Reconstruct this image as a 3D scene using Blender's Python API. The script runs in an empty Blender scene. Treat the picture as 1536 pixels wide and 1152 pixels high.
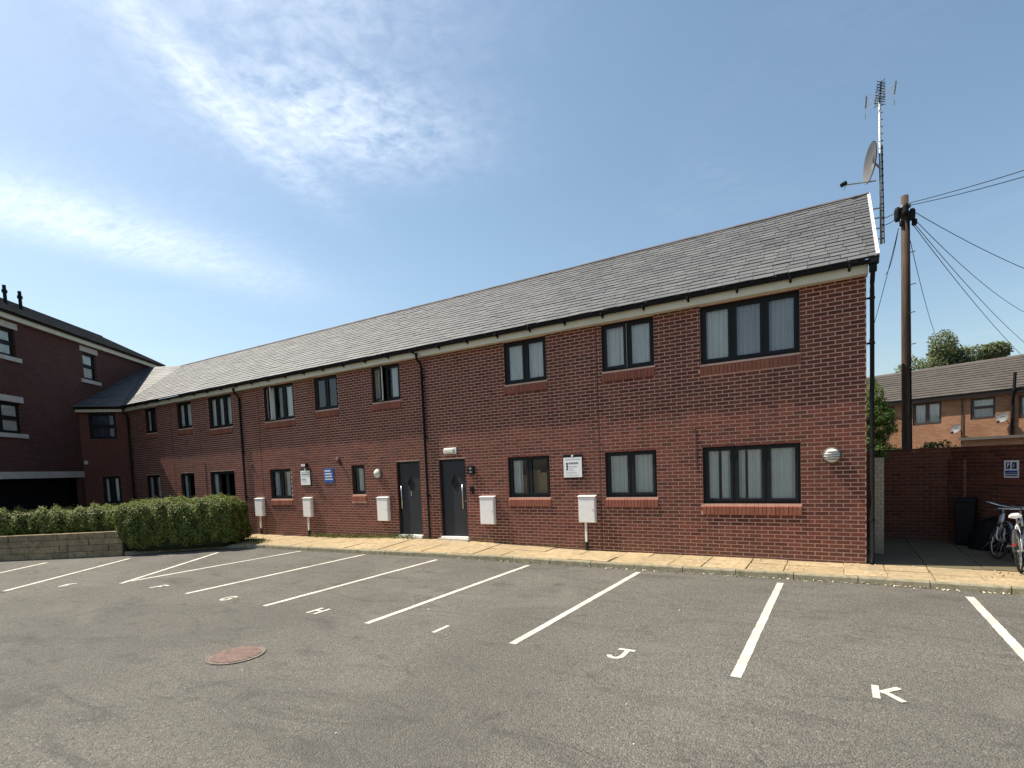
import bpy, math, random
import numpy as np
from mathutils import Vector, Matrix
R_ = math.radians
random.seed(7); rng = np.random.default_rng(11)
sc = bpy.context.scene
C = sc.collection

# ------------------------------------------------------------------ camera
cam = bpy.data.cameras.new('camera'); camo = bpy.data.objects.new('camera', cam); C.objects.link(camo)
CAM = Vector((-0.421, -11.325, 2.104))
yaw, pit, rol = R_(31.491), R_(-3.443), R_(-2.360)
fw = Vector((-math.sin(yaw)*math.cos(pit), math.cos(yaw)*math.cos(pit), math.sin(pit)))
r0 = Vector((math.cos(yaw), math.sin(yaw), 0)); u0 = r0.cross(fw)
rr = math.cos(rol)*r0 + math.sin(rol)*u0; uu = -math.sin(rol)*r0 + math.cos(rol)*u0
camo.matrix_world = Matrix(((rr.x, uu.x, -fw.x, CAM.x), (rr.y, uu.y, -fw.y, CAM.y), (rr.z, uu.z, -fw.z, CAM.z), (0, 0, 0, 1)))
cam.sensor_width = 36; cam.lens = 801.9/1536*36; cam.shift_y = 171.6/1536
cam.clip_start = .05; cam.clip_end = 3000
sc.camera = camo

# ------------------------------------------------------------------ node helpers
class NT:
    def __init__(s, tree): s.t = tree; s.n = tree.nodes; s.l = tree.links; s.n.clear()
    def add(s, kind, **kw):
        nd = s.n.new(kind)
        for k, v in kw.items(): setattr(nd, k, v)
        return nd
    def put(s, sock, val):
        if hasattr(val, 'links'): s.l.new(val, sock)
        else: sock.default_value = val
    def math(s, op, a, b=None, c=None, clamp=False):
        nd = s.add('ShaderNodeMath', operation=op, use_clamp=clamp)
        for i, x in enumerate((a, b, c)):
            if x is not None: s.put(nd.inputs[i], x)
        return nd.outputs[0]
    def mix(s, fac, a, b, mode='MIX'):
        nd = s.add('ShaderNodeMix', data_type='RGBA', blend_type=mode)
        s.put(nd.inputs[0], fac); s.put(nd.inputs[6], a if hasattr(a, 'links') else (*a, 1)); s.put(nd.inputs[7], b if hasattr(b, 'links') else (*b, 1))
        return nd.outputs[2]
    def noise(s, vec, scale, detail=3, rough=.55, dist=0.):
        nd = s.add('ShaderNodeTexNoise'); nd.inputs['Scale'].default_value = scale
        nd.inputs['Detail'].default_value = detail; nd.inputs['Roughness'].default_value = rough; nd.inputs['Distortion'].default_value = dist
        if vec is not None: s.l.new(vec, nd.inputs['Vector'])
        return nd.outputs[0]
    def rng(s, v, a, b, c=0., d=1., smooth=False):
        nd = s.add('ShaderNodeMapRange', interpolation_type='SMOOTHSTEP' if smooth else 'LINEAR')
        for i, x in enumerate((v, a, b, c, d)): s.put(nd.inputs[i], x)
        return nd.outputs[0]
    def ramp(s, fac, stops):
        nd = s.add('ShaderNodeValToRGB'); els = nd.color_ramp.elements
        while len(els) < len(stops): els.new(.5)
        for e, (p, c) in zip(els, stops): e.position = p; e.color = (*c, 1)
        s.l.new(fac, nd.inputs[0]); return nd.outputs[0]
    def bump(s, h, strength=.3, dist=.01):
        nd = s.add('ShaderNodeBump'); nd.inputs['Strength'].default_value = strength; nd.inputs['Distance'].default_value = dist
        s.l.new(h, nd.inputs['Height']); return nd.outputs[0]

# ------------------------------------------------------------------ world: sky + thin cirrus layer
SUN_AZ, SUN_EL = 12.4, 56.0     # sun comes from the left, 12 degrees in front of the facade line
S = Vector((-math.cos(R_(SUN_AZ))*math.cos(R_(SUN_EL)), -math.sin(R_(SUN_AZ))*math.cos(R_(SUN_EL)), math.sin(R_(SUN_EL))))
world = bpy.data.worlds.new('World'); sc.world = world; world.use_nodes = True
w = NT(world.node_tree)
sky = w.add('ShaderNodeTexSky', sky_type='NISHITA', sun_disc=False)
sky.sun_elevation = R_(SUN_EL); sky.sun_rotation = math.atan2(S.x, S.y) % (2*math.pi)
sky.altitude = 0; sky.air_density = 1.2; sky.dust_density = 1.15; sky.ozone_density = 2.5
tc = w.add('ShaderNodeTexCoord'); sep = w.add('ShaderNodeSeparateXYZ'); w.l.new(tc.outputs['Generated'], sep.inputs[0])
zc = w.math('MAXIMUM', sep.outputs[2], .06)
px, py = w.math('DIVIDE', sep.outputs[0], zc), w.math('DIVIDE', sep.outputs[1], zc)
cmb = w.add('ShaderNodeCombineXYZ'); w.l.new(px, cmb.inputs[0]); w.l.new(py, cmb.inputs[1])
P = cmb.outputs[0]
def blob(cx, cy, ang, sx, sy):
    ca, sa = math.cos(R_(ang)), math.sin(R_(ang))
    dx, dy = w.math('SUBTRACT', px, cx), w.math('SUBTRACT', py, cy)
    a = w.math('DIVIDE', w.math('ADD', w.math('MULTIPLY', dx, ca), w.math('MULTIPLY', dy, sa)), sx)
    b = w.math('DIVIDE', w.math('SUBTRACT', w.math('MULTIPLY', dy, ca), w.math('MULTIPLY', dx, sa)), sy)
    q = w.math('ADD', w.math('MULTIPLY', a, a), w.math('MULTIPLY', b, b))
    return w.math('EXPONENT', w.math('MULTIPLY', q, -1.0))
m1 = w.math('MAXIMUM', w.math('MAXIMUM', blob(-1.22, 1.08, 60, .36, .25), w.math('MULTIPLY', blob(-1.40, .90, 112, .46, .10), 1.0)), w.math('MULTIPLY', blob(-.98, .80, 40, .34, .24), .55))
m2 = w.math('MULTIPLY', blob(-2.50, .88, 88, .85, .27), .85)
nA = w.noise(P, 17, 4, .6, .35); nB = w.noise(P, 3.2, 5, .6, .8)
mp = w.add('ShaderNodeMapping'); mp.inputs['Rotation'].default_value = (0, 0, R_(38)); mp.inputs['Scale'].default_value = (1, 2.6, 1); w.l.new(P, mp.inputs[0])
nC = w.noise(mp.outputs[0], 9, 6, .62, .9)
nD = w.noise(P, .9, 4, .55, .6)
d1 = w.math('MULTIPLY', m1, w.rng(w.math('ADD', w.math('MULTIPLY', nA, .55), w.math('MULTIPLY', nB, .45)), .36, .66, .10, 1.0))
d2 = w.math('MULTIPLY', m2, w.rng(w.math('ADD', w.math('MULTIPLY', nC, .5), w.math('MULTIPLY', nB, .5)), .30, .62, .35, 1.1))
veil = w.math('MULTIPLY', w.rng(nD, .45, .8, 0, 1, True), w.rng(nC, .3, .75, .0, .14))
den = w.math('MINIMUM', w.math('ADD', w.math('MAXIMUM', d1, d2), veil), 1.0)
hsv = w.add('ShaderNodeHueSaturation'); hsv.inputs['Saturation'].default_value = .95; hsv.inputs['Hue'].default_value = .491; hsv.inputs['Value'].default_value = 1.0; w.l.new(sky.outputs[0], hsv.inputs['Color'])
skyc = hsv.outputs[0]
SKY_STR = .088
cl = w.mix(w.math('MULTIPLY', den, .64), skyc, (8.8, 9.3, 9.9))
bg = w.add('ShaderNodeBackground'); bg.inputs['Strength'].default_value = SKY_STR; w.l.new(cl, bg.inputs['Color'])
wo = w.add('ShaderNodeOutputWorld'); w.l.new(bg.outputs[0], wo.inputs[0])

sun = bpy.data.lights.new('sun', 'SUN'); sun.energy = 5.0; sun.angle = R_(.55); sun.color = (1, .915, .78)
suno = bpy.data.objects.new('sun', sun); C.objects.link(suno); suno.rotation_euler = S.to_track_quat('Z', 'Y').to_euler(); suno.location = S*60
sc.view_settings.view_transform = 'Standard'; sc.view_settings.look = 'None'; sc.view_settings.exposure = .8; sc.view_settings.gamma = 1
sc.view_settings.use_curve_mapping = False
sc.render.engine = 'CYCLES'; sc.cycles.max_bounces = 8; sc.cycles.transparent_max_bounces = 12

# ------------------------------------------------------------------ materials
M = {}
def mat(name, build):
    m = bpy.data.materials.new(name); m.use_nodes = True; n = NT(m.node_tree)
    out = n.add('ShaderNodeOutputMaterial'); n.out = out
    build(n); M[name] = m; return m
def pbsdf(n, col, rough=.8, normal=None, metal=0., spec=.5, **kw):
    b = n.add('ShaderNodeBsdfPrincipled')
    n.put(b.inputs['Base Color'], col if hasattr(col, 'links') else (*col, 1)); n.put(b.inputs['Roughness'], rough)
    n.put(b.inputs['Metallic'], metal); n.put(b.inputs['Specular IOR Level'], spec)
    if normal is not None: n.l.new(normal, b.inputs['Normal'])
    for k, v in kw.items(): n.put(b.inputs[k], v)
    return b
def surf(n, sh): n.l.new(sh.outputs[0], n.out.inputs[0])
def wpos(n): return n.add('ShaderNodeNewGeometry').outputs['Position']
def opos(n): return n.add('ShaderNodeTexCoord').outputs['Object']
def tone(n):
    a = n.add('ShaderNodeAttribute', attribute_name='tone'); o = n.add('ShaderNodeObjectInfo')
    return n.math('FRACT', n.math('ADD', a.outputs['Fac'], o.outputs['Random']))
def plain(name, col, rough=.6, var=.12, scale=6, metal=0., spec=.5, bumpk=.0):
    def b(n):
        p_ = wpos(n); nz = n.noise(p_, scale, 4)
        c = n.mix(n.rng(nz, .3, .7), tuple(x*(1-var) for x in col), tuple(min(1, x*(1+var)) for x in col))
        nm = n.bump(n.noise(p_, scale*9, 3), bumpk, .01) if bumpk else None
        surf(n, pbsdf(n, c, rough, nm, metal, spec))
    return mat(name, b)

def brickmat(name, stops, dirt=.35):
    def b(n):
        p_ = wpos(n); t = tone(n)
        c = n.ramp(t, stops)
        f = n.noise(p_, 55, 4, .65)
        c = n.mix(n.rng(f, .3, .75, .0, .55), c, (.055, .022, .02))
        big = n.noise(p_, .55, 5, .65)
        c = n.mix(n.rng(big, .38, .68, 0, dirt), c, (.085, .045, .034))
        mpv = n.add('ShaderNodeMapping'); mpv.inputs['Scale'].default_value = (3.2, 3.2, .22); n.l.new(p_, mpv.inputs[0]); vs = n.noise(mpv.outputs[0], 1.6, 5, .65)
        c = n.mix(n.rng(vs, .52, .72, 0, .38), c, (.075, .032, .024))
        sz = n.add('ShaderNodeSeparateXYZ'); n.l.new(p_, sz.inputs[0]); bs_ = n.math('MULTIPLY', n.rng(n.math('ADD', sz.outputs[2], n.math('MULTIPLY', vs, -.9)), -.35, .15, 1, 0), .45, clamp=True)
        c = n.mix(bs_, c, (.10, .062, .042))
        st = n.noise(p_, 2.3, 4, .6); c = n.mix(n.rng(st, .55, .8, 0, .30), c, (.22, .095, .068))
        surf(n, pbsdf(n, c, .88, n.bump(n.noise(p_, 160, 3), .35, .004), spec=.25))
    return mat(name, b)
brickmat('brick', [(0, (.095, .029, .020)), (.2, (.150, .041, .026)), (.5, (.190, .052, .031)), (.75, (.222, .063, .037)), (.9, (.160, .045, .028)), (1, (.088, .028, .020))])
brickmat('sill_brick', [(0, (.31, .105, .065)), (.5, (.37, .132, .082)), (1, (.28, .095, .062))], .15)
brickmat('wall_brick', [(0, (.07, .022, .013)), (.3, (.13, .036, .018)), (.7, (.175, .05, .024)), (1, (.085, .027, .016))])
brickmat('cream_brick', [(0, (.46, .42, .30)), (.5, (.55, .5, .37)), (1, (.5, .45, .32))], .1)
def mortar(n):
    p_ = wpos(n); f = n.noise(p_, 18, 4); g = n.noise(p_, .5, 3)
    c = n.mix(n.rng(f, .3, .7), (.58, .365, .275), (.67, .445, .345)); c = n.mix(n.rng(g, .4, .68, 0, .45), c, (.44, .265, .195))
    mpv = n.add('ShaderNodeMapping'); mpv.inputs['Scale'].default_value = (3.2, 3.2, .22); n.l.new(p_, mpv.inputs[0]); vs = n.noise(mpv.outputs[0], 1.6, 5, .65); c = n.mix(n.rng(vs, .52, .72, 0, .38), c, (.26, .16, .12))
    surf(n, pbsdf(n, c, .95, spec=.15))
mat('mortar', mortar)
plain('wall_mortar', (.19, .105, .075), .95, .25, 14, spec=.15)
plain('cream_mortar', (.30, .27, .2), .95, .2, 14, spec=.15)
# brickwork too far away to tell the bricks apart
def farbrick(name, c1, c2, mo, ang=0.):
    def b(n):
        p_ = wpos(n)
        mp = n.add('ShaderNodeMapping'); mp.inputs['Rotation'].default_value = (0, 0, -ang); n.l.new(p_, mp.inputs[0])
        sp = n.add('ShaderNodeSeparateXYZ'); n.l.new(mp.outputs[0], sp.inputs[0])
        cb = n.add('ShaderNodeCombineXYZ'); n.l.new(sp.outputs[0], cb.inputs[0]); n.l.new(sp.outputs[2], cb.inputs[1])
        br = n.add('ShaderNodeTexBrick'); n.l.new(cb.outputs[0], br.inputs['Vector'])
        br.inputs['Color1'].default_value = (*c1, 1); br.inputs['Color2'].default_value = (*c2, 1); br.inputs['Mortar'].default_value = (*mo, 1)
        br.inputs['Scale'].default_value = 1; br.inputs['Mortar Size'].default_value = .006; br.inputs['Mortar Smooth'].default_value = .2
        br.inputs['Brick Width'].default_value = .225; br.inputs['Row Height'].default_value = .075; br.inputs['Bias'].default_value = -.1
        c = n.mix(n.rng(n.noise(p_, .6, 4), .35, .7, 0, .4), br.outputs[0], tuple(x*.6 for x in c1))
        surf(n, pbsdf(n, c, .9, n.bump(n.math('SUBTRACT', 1, br.outputs[1]), .5, .006), spec=.2))
    return mat(name, b)
def slatemat(name, light, dark, shader_rows=None):
    def b(n):
        p_ = wpos(n); t = tone(n)
        c = n.mix(t, dark, light)
        st = n.noise(p_, 1.1, 5, .65); c = n.mix(n.rng(st, .42, .75, 0, .45), c, tuple(min(1, x*1.25+.01) for x in light))
        lich = n.noise(p_, 26, 4, .7); c = n.mix(n.rng(lich, .62, .74, 0, .5), c, (.30, .29, .26))
        surf(n, pbsdf(n, c, n.rng(st, .3, .7, .55, .75), n.bump(n.noise(p_, 45, 4), .3, .006), spec=.45))
    return mat(name, b)
slatemat('slate', (.110, .112, .112), (.068, .070, .073))
slatemat('brown_tile', (.070, .058, .045), (.052, .043, .034))
def asphalt(n):
    p_ = wpos(n)
    v = n.add('ShaderNodeTexVoronoi', feature='F1'); v.inputs['Scale'].default_value = 70; n.l.new(p_, v.inputs['Vector'])
    agg = n.math('FRACT', n.math('MULTIPLY', v.outputs['Color'], 7.31))
    c = n.ramp(agg, [(0, (.048, .0445, .039)), (.35, (.092, .0865, .076)), (.75, (.141, .133, .117)), (.95, (.21, .195, .165)), (1, (.29, .27, .23))])
    m2_ = n.noise(p_, 16, 5, .75); c = n.mix(n.rng(m2_, .32, .70, 0, .85), c, (.158, .149, .130))
    big = n.noise(p_, .33, 6, .66, .5); c = n.mix(n.rng(big, .36, .66, 0, .62), c, (.086, .081, .070))
    pale = n.noise(n.add('ShaderNodeNewGeometry').outputs['Position'], .55, 5, .6, 1.2); c = n.mix(n.rng(pale, .56, .74, 0, .5), c, (.172, .159, .135))
    mp = n.add('ShaderNodeMapping'); mp.inputs['Scale'].default_value = (.45, 1.3, 1); n.l.new(p_, mp.inputs[0])
    str_ = n.noise(mp.outputs[0], 1.3, 6, .72, 1.6); c = n.mix(n.rng(str_, .52, .70, 0, .6), c, (.060, .056, .049))
    oil = n.noise(p_, 1.9, 5, .6, .6); c = n.mix(n.rng(oil, .62, .72, 0, .6), c, (.056, .052, .045))
    cr = n.add('ShaderNodeTexVoronoi', feature='DISTANCE_TO_EDGE'); cr.inputs['Scale'].default_value = .42
    wv = n.add('ShaderNodeMix', data_type='VECTOR'); wv.inputs[0].default_value = .12; n.l.new(p_, wv.inputs[4]); nzv = n.add('ShaderNodeTexNoise'); nzv.inputs['Scale'].default_value = 2.2; nzv.inputs['Detail'].default_value = 6; n.l.new(p_, nzv.inputs['Vector']); n.l.new(nzv.outputs['Color'], wv.inputs[5]); n.l.new(wv.outputs[1], cr.inputs['Vector'])
    ck = n.math('MULTIPLY', n.rng(cr.outputs['Distance'], 0, .006, 1, 0), n.rng(n.noise(p_, .8, 3), .58, .66, 0, .4)); c = n.mix(ck, c, (.03, .028, .025))
    h = n.math('ADD', n.math('MULTIPLY', v.outputs['Distance'], -1.2), n.math('MULTIPLY', m2_, 1.2))
    surf(n, pbsdf(n, c, .9, n.bump(h, .7, .014), spec=.25))
mat('asphalt', asphalt)
def paint(n):
    p_ = wpos(n); f = n.noise(p_, 38, 5, .7); g = n.noise(p_, 3.0, 4)
    wear = n.rng(n.math('ADD', n.math('MULTIPLY', f, .6), n.math('MULTIPLY', g, .4)), .47, .62, 0, .85)
    c = n.mix(n.rng(g, .35, .7), (.58, .55, .47), (.48, .455, .385)); c = n.mix(wear, c, (.30, .28, .25))
    surf(n, pbsdf(n, c, .7, n.bump(f, .3, .004)))
mat('road_paint', paint)
def slab(n):
    p_ = wpos(n); t = tone(n); f = n.noise(p_, 7, 6, .68, .6); g = n.noise(p_, 60, 3)
    c = n.mix(t, (.36, .262, .145), (.46, .345, .20)); c = n.mix(n.rng(f, .40, .66, 0, .85), c, (.20, .152, .09)); d2_ = n.noise(p_, 1.3, 5, .65); c = n.mix(n.rng(d2_, .45, .7, 0, .65), c, (.23, .185, .115)); c = n.mix(n.rng(g, .4, .8, 0, .25), c, (.6, .5, .33))
    surf(n, pbsdf(n, c, .9, n.bump(n.math('ADD', f, n.math('MULTIPLY', g, .3)), .6, .015), spec=.25))
mat('paving', slab)
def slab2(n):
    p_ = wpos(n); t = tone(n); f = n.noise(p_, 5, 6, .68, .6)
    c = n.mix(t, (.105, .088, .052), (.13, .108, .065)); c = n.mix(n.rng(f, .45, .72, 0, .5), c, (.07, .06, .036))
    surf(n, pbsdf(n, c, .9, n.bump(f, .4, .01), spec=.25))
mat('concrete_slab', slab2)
def kerbm(n):
    p_ = wpos(n); t = tone(n); f = n.noise(p_, 9, 6, .7); sp = n.add('ShaderNodeSeparateXYZ'); n.l.new(p_, sp.inputs[0])
    c = n.mix(t, (.27, .235, .165), (.34, .295, .21)); c = n.mix(n.rng(f, .4, .68, 0, .75), c, (.13, .125, .06))
    surf(n, pbsdf(n, c, .92, n.bump(f, .5, .012), spec=.2))
mat('kerb', kerbm)
plain('soil', (.07, .05, .03), .95, .4, 12, bumpk=.6)
plain('ground_earth', (.11, .10, .075), .95, .3, 2)
plain('frame_grey', (.010, .0105, .012), .55, .12, 5, spec=.22)
plain('door_grey', (.022, .024, .028), .55, .10, 2, spec=.3)
plain('white_upvc', (.80, .77, .73), .45, .05, 8)
plain('fascia_cream', (.60, .55, .42), .55, .08, 2)
plain('black_plastic', (.010, .010, .011), .7, .2, 5, spec=.15)
plain('lead', (.05, .052, .058), .8, .2, 6)
plain('verge_mortar', (.62, .62, .62), .85, .2, 9)
plain('iron_rim', (.15, .12, .10), .85, .3, 9)
plain('rubber', (.02, .02, .021), .75, .2, 20)
plain('steel', (.55, .55, .54), .32, .08, 8, metal=1.)
plain('dull_steel', (.30, .30, .30), .45, .15, 14, metal=.8)
plain('galvanised', (.42, .43, .44), .5, .2, 14, metal=.4)
plain('lamp_glass', (.62, .60, .53), .6, .06, 10)
plain('lamp_rim', (.10, .09, .08), .6, .1, 10)
plain('dish_grey', (.09, .09, .092), .6, .1, 3)
plain('sign_white', (.78, .78, .76), .4, .03, 8)
plain('sign_blue', (.02, .075, .30), .4, .08, 8)
plain('sign_navy', (.016, .03, .085), .4, .08, 8)
plain('sign_ink', (.16, .17, .18), .5, .1, 8)
plain('sign_pale_ink', (.42, .43, .44), .5, .1, 8)
plain('stone_band', (.50, .46, .40), .85, .15, 3)
plain('interior', (.13, .12, .11), .9, .1, 1)
plain('cardboard', (.42, .28, .13), .85, .1, 4)
plain('red_brown_seal', (.10, .03, .025), .8, .2, 12)
plain('red_reflector', (.45, .02, .02), .3, .1, 8)
plain('silver_paint', (.60, .60, .58), .35, .08, 12, metal=.35)
plain('white_saddle', (.42, .41, .40), .5, .08, 12)
plain('brown_frame', (.035, .022, .016), .5, .1, 5)
plain('bin_plastic', (.010, .0105, .0105), .6, .2, 6, spec=.15)
plain('tarp', (.008, .008, .008), .7, .3, 10, spec=.15, bumpk=.4)
plain('twig', (.06, .045, .03), .9, .3, 10)
plain('dry_leaf', (.40, .28, .13), .85, .3, 9)
plain('pale_leaf', (.52, .45, .33), .85, .25, 9)
plain('iron_red', (.24, .155, .125), .75, .25, 10, bumpk=.4)
def curtain(n):
    p_ = wpos(n); nz = n.noise(p_, 2.5, 3)
    c = n.mix(n.rng(nz, .3, .7), (.86, .87, .82), (.93, .93, .89))
    b = n.add('ShaderNodeBsdfDiffuse'); n.put(b.inputs[0], c); t = n.add('ShaderNodeBsdfTranslucent'); n.put(t.inputs[0], c)
    mx = n.add('ShaderNodeMixShader'); mx.inputs[0].default_value = .2; n.l.new(b.outputs[0], mx.inputs[1]); n.l.new(t.outputs[0], mx.inputs[2]); surf(n, mx)
mat('curtain', curtain)
plain('grey_blind', (.46, .47, .48), .85, .1, 2)
plain('blue_blind', (.05, .055, .085), .8, .15, 3)
def glass(n):
    p_ = wpos(n)
    fr = n.add('ShaderNodeFresnel'); fr.inputs[0].default_value = 1.55
    nb = n.bump(n.noise(p_, 1.6, 2), .05, .02); n.l.new(nb, fr.inputs['Normal'])
    t = n.add('ShaderNodeBsdfTransparent'); t.inputs[0].default_value = (.97, .985, .98, 1)
    g = n.add('ShaderNodeBsdfGlossy'); g.inputs['Roughness'].default_value = .015; g.inputs[0].default_value = (.9, .93, .95, 1); n.l.new(nb, g.inputs['Normal'])
    mx = n.add('ShaderNodeMixShader'); n.l.new(n.math('MINIMUM', n.math('MULTIPLY', fr.outputs[0], 1.05), 1), mx.inputs[0]); n.l.new(t.outputs[0], mx.inputs[1]); n.l.new(g.outputs[0], mx.inputs[2]); surf(n, mx)
mat('glass', glass)
def leafmat(name, c0, c1, tr=.3):
    def b(n):
        t = tone(n); c = n.mix(t, c0, c1)
        b_ = pbsdf(n, c, .62, spec=.18)
        q = n.add('ShaderNodeBsdfTranslucent'); n.put(q.inputs[0], n.mix(.5, c, (.16, .22, .03)))
        mx = n.add('ShaderNodeMixShader'); mx.inputs[0].default_value = tr; n.l.new(b_.outputs[0], mx.inputs[1]); n.l.new(q.outputs[0], mx.inputs[2]); surf(n, mx)
    return mat(name, b)
leafmat('hedge_leaf', (.036, .058, .012), (.25, .275, .075))
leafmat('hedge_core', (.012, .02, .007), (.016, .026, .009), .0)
leafmat('tree_leaf', (.10, .125, .065), (.20, .225, .125))
leafmat('conifer_leaf', (.035, .07, .016), (.12, .17, .035))
leafmat('weed_leaf', (.06, .085, .02), (.16, .17, .05))
def bark(n):
    p_ = wpos(n); mp = n.add('ShaderNodeMapping'); mp.inputs['Scale'].default_value = (14, 14, .9); n.l.new(p_, mp.inputs[0])
    f = n.noise(mp.outputs[0], 2, 5, .7); c = n.mix(n.rng(f, .35, .7), (.042, .027, .019), (.10, .066, .046)); surf(n, pbsdf(n, c, .85, n.bump(f, .6, .02), spec=.3))
mat('pole_wood', bark)
def blockm(n):
    p_ = wpos(n); t = tone(n); f = n.noise(p_, 6, 6, .7, .5)
    c = n.mix(t, (.23, .175, .105), (.34, .26, .16)); c = n.mix(n.rng(f, .40, .68, 0, .75), c, (.10, .078, .046)); surf(n, pbsdf(n, c, .92, n.bump(f, .6, .02), spec=.2))
mat('stone_block', blockm)
farbrick('link_brick', (.13, .042, .033), (.165, .052, .04), (.24, .15, .115), R_(47.1))  # same building's brick, its colour darkened to carry the shade on the link
farbrick('gable_brick', (.20, .055, .04), (.25, .07, .048), (.36, .22, .16), R_(90))
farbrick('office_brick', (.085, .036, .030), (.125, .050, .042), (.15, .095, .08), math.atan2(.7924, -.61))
farbrick('house_brick', (.21, .10, .056), (.30, .155, .09), (.28, .20, .13), math.atan2(-.4306, .9025))

# ------------------------------------------------------------------ mesh helpers
class MB:
    def __init__(s): s.v = []; s.f = []; s.t = []; s.cur = 0.
    def face(s, pts):
        i = len(s.v); s.v += [tuple(p) for p in pts]; s.f.append(tuple(range(i, i+len(pts)))); s.t.append(s.cur)
    def hexa(s, c8, skip=()):
        i = len(s.v); s.v += [tuple(p) for p in c8]
        for k, q in enumerate(((0, 3, 2, 1), (4, 5, 6, 7), (0, 1, 5, 4), (1, 2, 6, 5), (2, 3, 7, 6), (3, 0, 4, 7))):
            if k in skip: continue
            s.f.append(tuple(i+a for a in q)); s.t.append(s.cur)
    def box(s, x0, x1, y0, y1, z0, z1, fr=None):
        c = [(x0, y0, z0), (x1, y0, z0), (x1, y1, z0), (x0, y1, z0), (x0, y0, z1), (x1, y0, z1), (x1, y1, z1), (x0, y1, z1)]
        if fr: c = [fr(*q) for q in c]
        s.hexa(c); return s
    def tube(s, pts, r, n=8, cap=True):
        pts = [Vector(q) for q in pts]; rs = r if isinstance(r, (list, tuple)) else [r]*len(pts); rings = []
        up = Vector((0, 0, 1))
        for k, q in enumerate(pts):
            d = (pts[min(k+1, len(pts)-1)] - pts[max(k-1, 0)]).normalized()
            a = d.cross(up if abs(d.z) < .95 else Vector((1, 0, 0))).normalized(); b = d.cross(a)
            i = len(s.v); s.v += [tuple(q + rs[k]*(math.cos(2*math.pi*j/n)*a + math.sin(2*math.pi*j/n)*b)) for j in range(n)]; rings.append(i)
        for k in range(len(rings)-1):
            for j in range(n):
                j2 = (j+1) % n; s.f.append((rings[k]+j, rings[k]+j2, rings[k+1]+j2, rings[k+1]+j)); s.t.append(s.cur)
        if cap:
            s.f.append(tuple(rings[0]+j for j in reversed(range(n)))); s.f.append(tuple(rings[-1]+j for j in range(n))); s.t += [s.cur]*2
        return s
    def lathe(s, prof, c, ax, n=24):
        ax = Vector(ax).normalized(); c = Vector(c); a = ax.cross(Vector((0, 0, 1)) if abs(ax.z) < .9 else Vector((1, 0, 0))).normalized(); b = ax.cross(a); rings = []
        for r, h in prof:
            i = len(s.v); s.v += [tuple(c + ax*h + r*(math.cos(2*math.pi*j/n)*a + math.sin(2*math.pi*j/n)*b)) for j in range(n)]; rings.append(i)
        for k in range(len(rings)-1):
            for j in range(n):
                j2 = (j+1) % n; s.f.append((rings[k]+j, rings[k+1]+j, rings[k+1]+j2, rings[k]+j2)); s.t.append(s.cur)
        s.f.append(tuple(rings[-1]+j for j in range(n))); s.t.append(s.cur)
        return s
    def prism(s, poly, z0, z1):   # poly ccw xy
        i = len(s.v); n = len(poly); s.v += [(x, y, z0) for x, y in poly] + [(x, y, z1) for x, y in poly]
        s.f.append(tuple(i+j for j in reversed(range(n)))); s.f.append(tuple(i+n+j for j in range(n)))
        for j in range(n): s.f.append((i+j, i+(j+1) % n, i+n+(j+1) % n, i+n+j))
        s.t += [s.cur]*(n+2); return s
    def mesh(s, name, m, smooth=False):
        me = bpy.data.meshes.new(name); me.from_pydata(s.v, [], s.f); me.update()
        if m: me.materials.append(M[m])
        at = me.attributes.new('tone', 'FLOAT', 'FACE'); at.data.foreach_set('value', np.array(s.t, dtype=np.float32))
        if smooth: me.polygons.foreach_set('use_smooth', [True]*len(me.polygons))
        return me
    def build(s, name, m, parent=None, smooth=False, bevel=0):
        o = bpy.data.objects.new(name, s.mesh(name, m, smooth)); C.objects.link(o)
        if parent: o.parent = parent; o.matrix_parent_inverse = parent.matrix_world.inverted()
        if bevel:
            b = o.modifiers.new('bevel', 'BEVEL'); b.width = bevel; b.segments = 2; b.limit_method = 'ANGLE'
        return o
def tag(o, label=None, cat=None, group=None, kind=None):
    for k, v in (('label', label), ('category', cat), ('group', group), ('kind', kind)):
        if v: o[k] = v
    return o
def empty(name, loc, label=None, cat=None, group=None, kind=None):
    o = bpy.data.objects.new(name, None); C.objects.link(o); o.location = loc; o.empty_display_size = .2
    o.matrix_world = Matrix.Translation(Vector(loc))
    return tag(o, label, cat, group, kind)
def inst(me, name, parent, mw):
    o = bpy.data.objects.new(name, me); C.objects.link(o); o.parent = parent
    o.matrix_parent_inverse = parent.matrix_world.inverted(); o.matrix_basis = mw; return o
def npmesh(name, V, F, m, tone_=None):
    me = bpy.data.meshes.new(name); nv, nf, k = len(V), len(F), F.shape[1]
    me.vertices.add(nv); me.vertices.foreach_set('co', V.astype(np.float32).ravel())
    me.loops.add(nf*k); me.loops.foreach_set('vertex_index', F.astype(np.int32).ravel())
    me.polygons.add(nf); me.polygons.foreach_set('loop_start', np.arange(0, nf*k, k, dtype=np.int32)); me.polygons.foreach_set('loop_total', np.full(nf, k, dtype=np.int32))
    me.update(calc_edges=True); me.materials.append(M[m])
    if tone_ is not None: me.attributes.new('tone', 'FLOAT', 'FACE').data.foreach_set('value', tone_.astype(np.float32))
    return me
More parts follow.
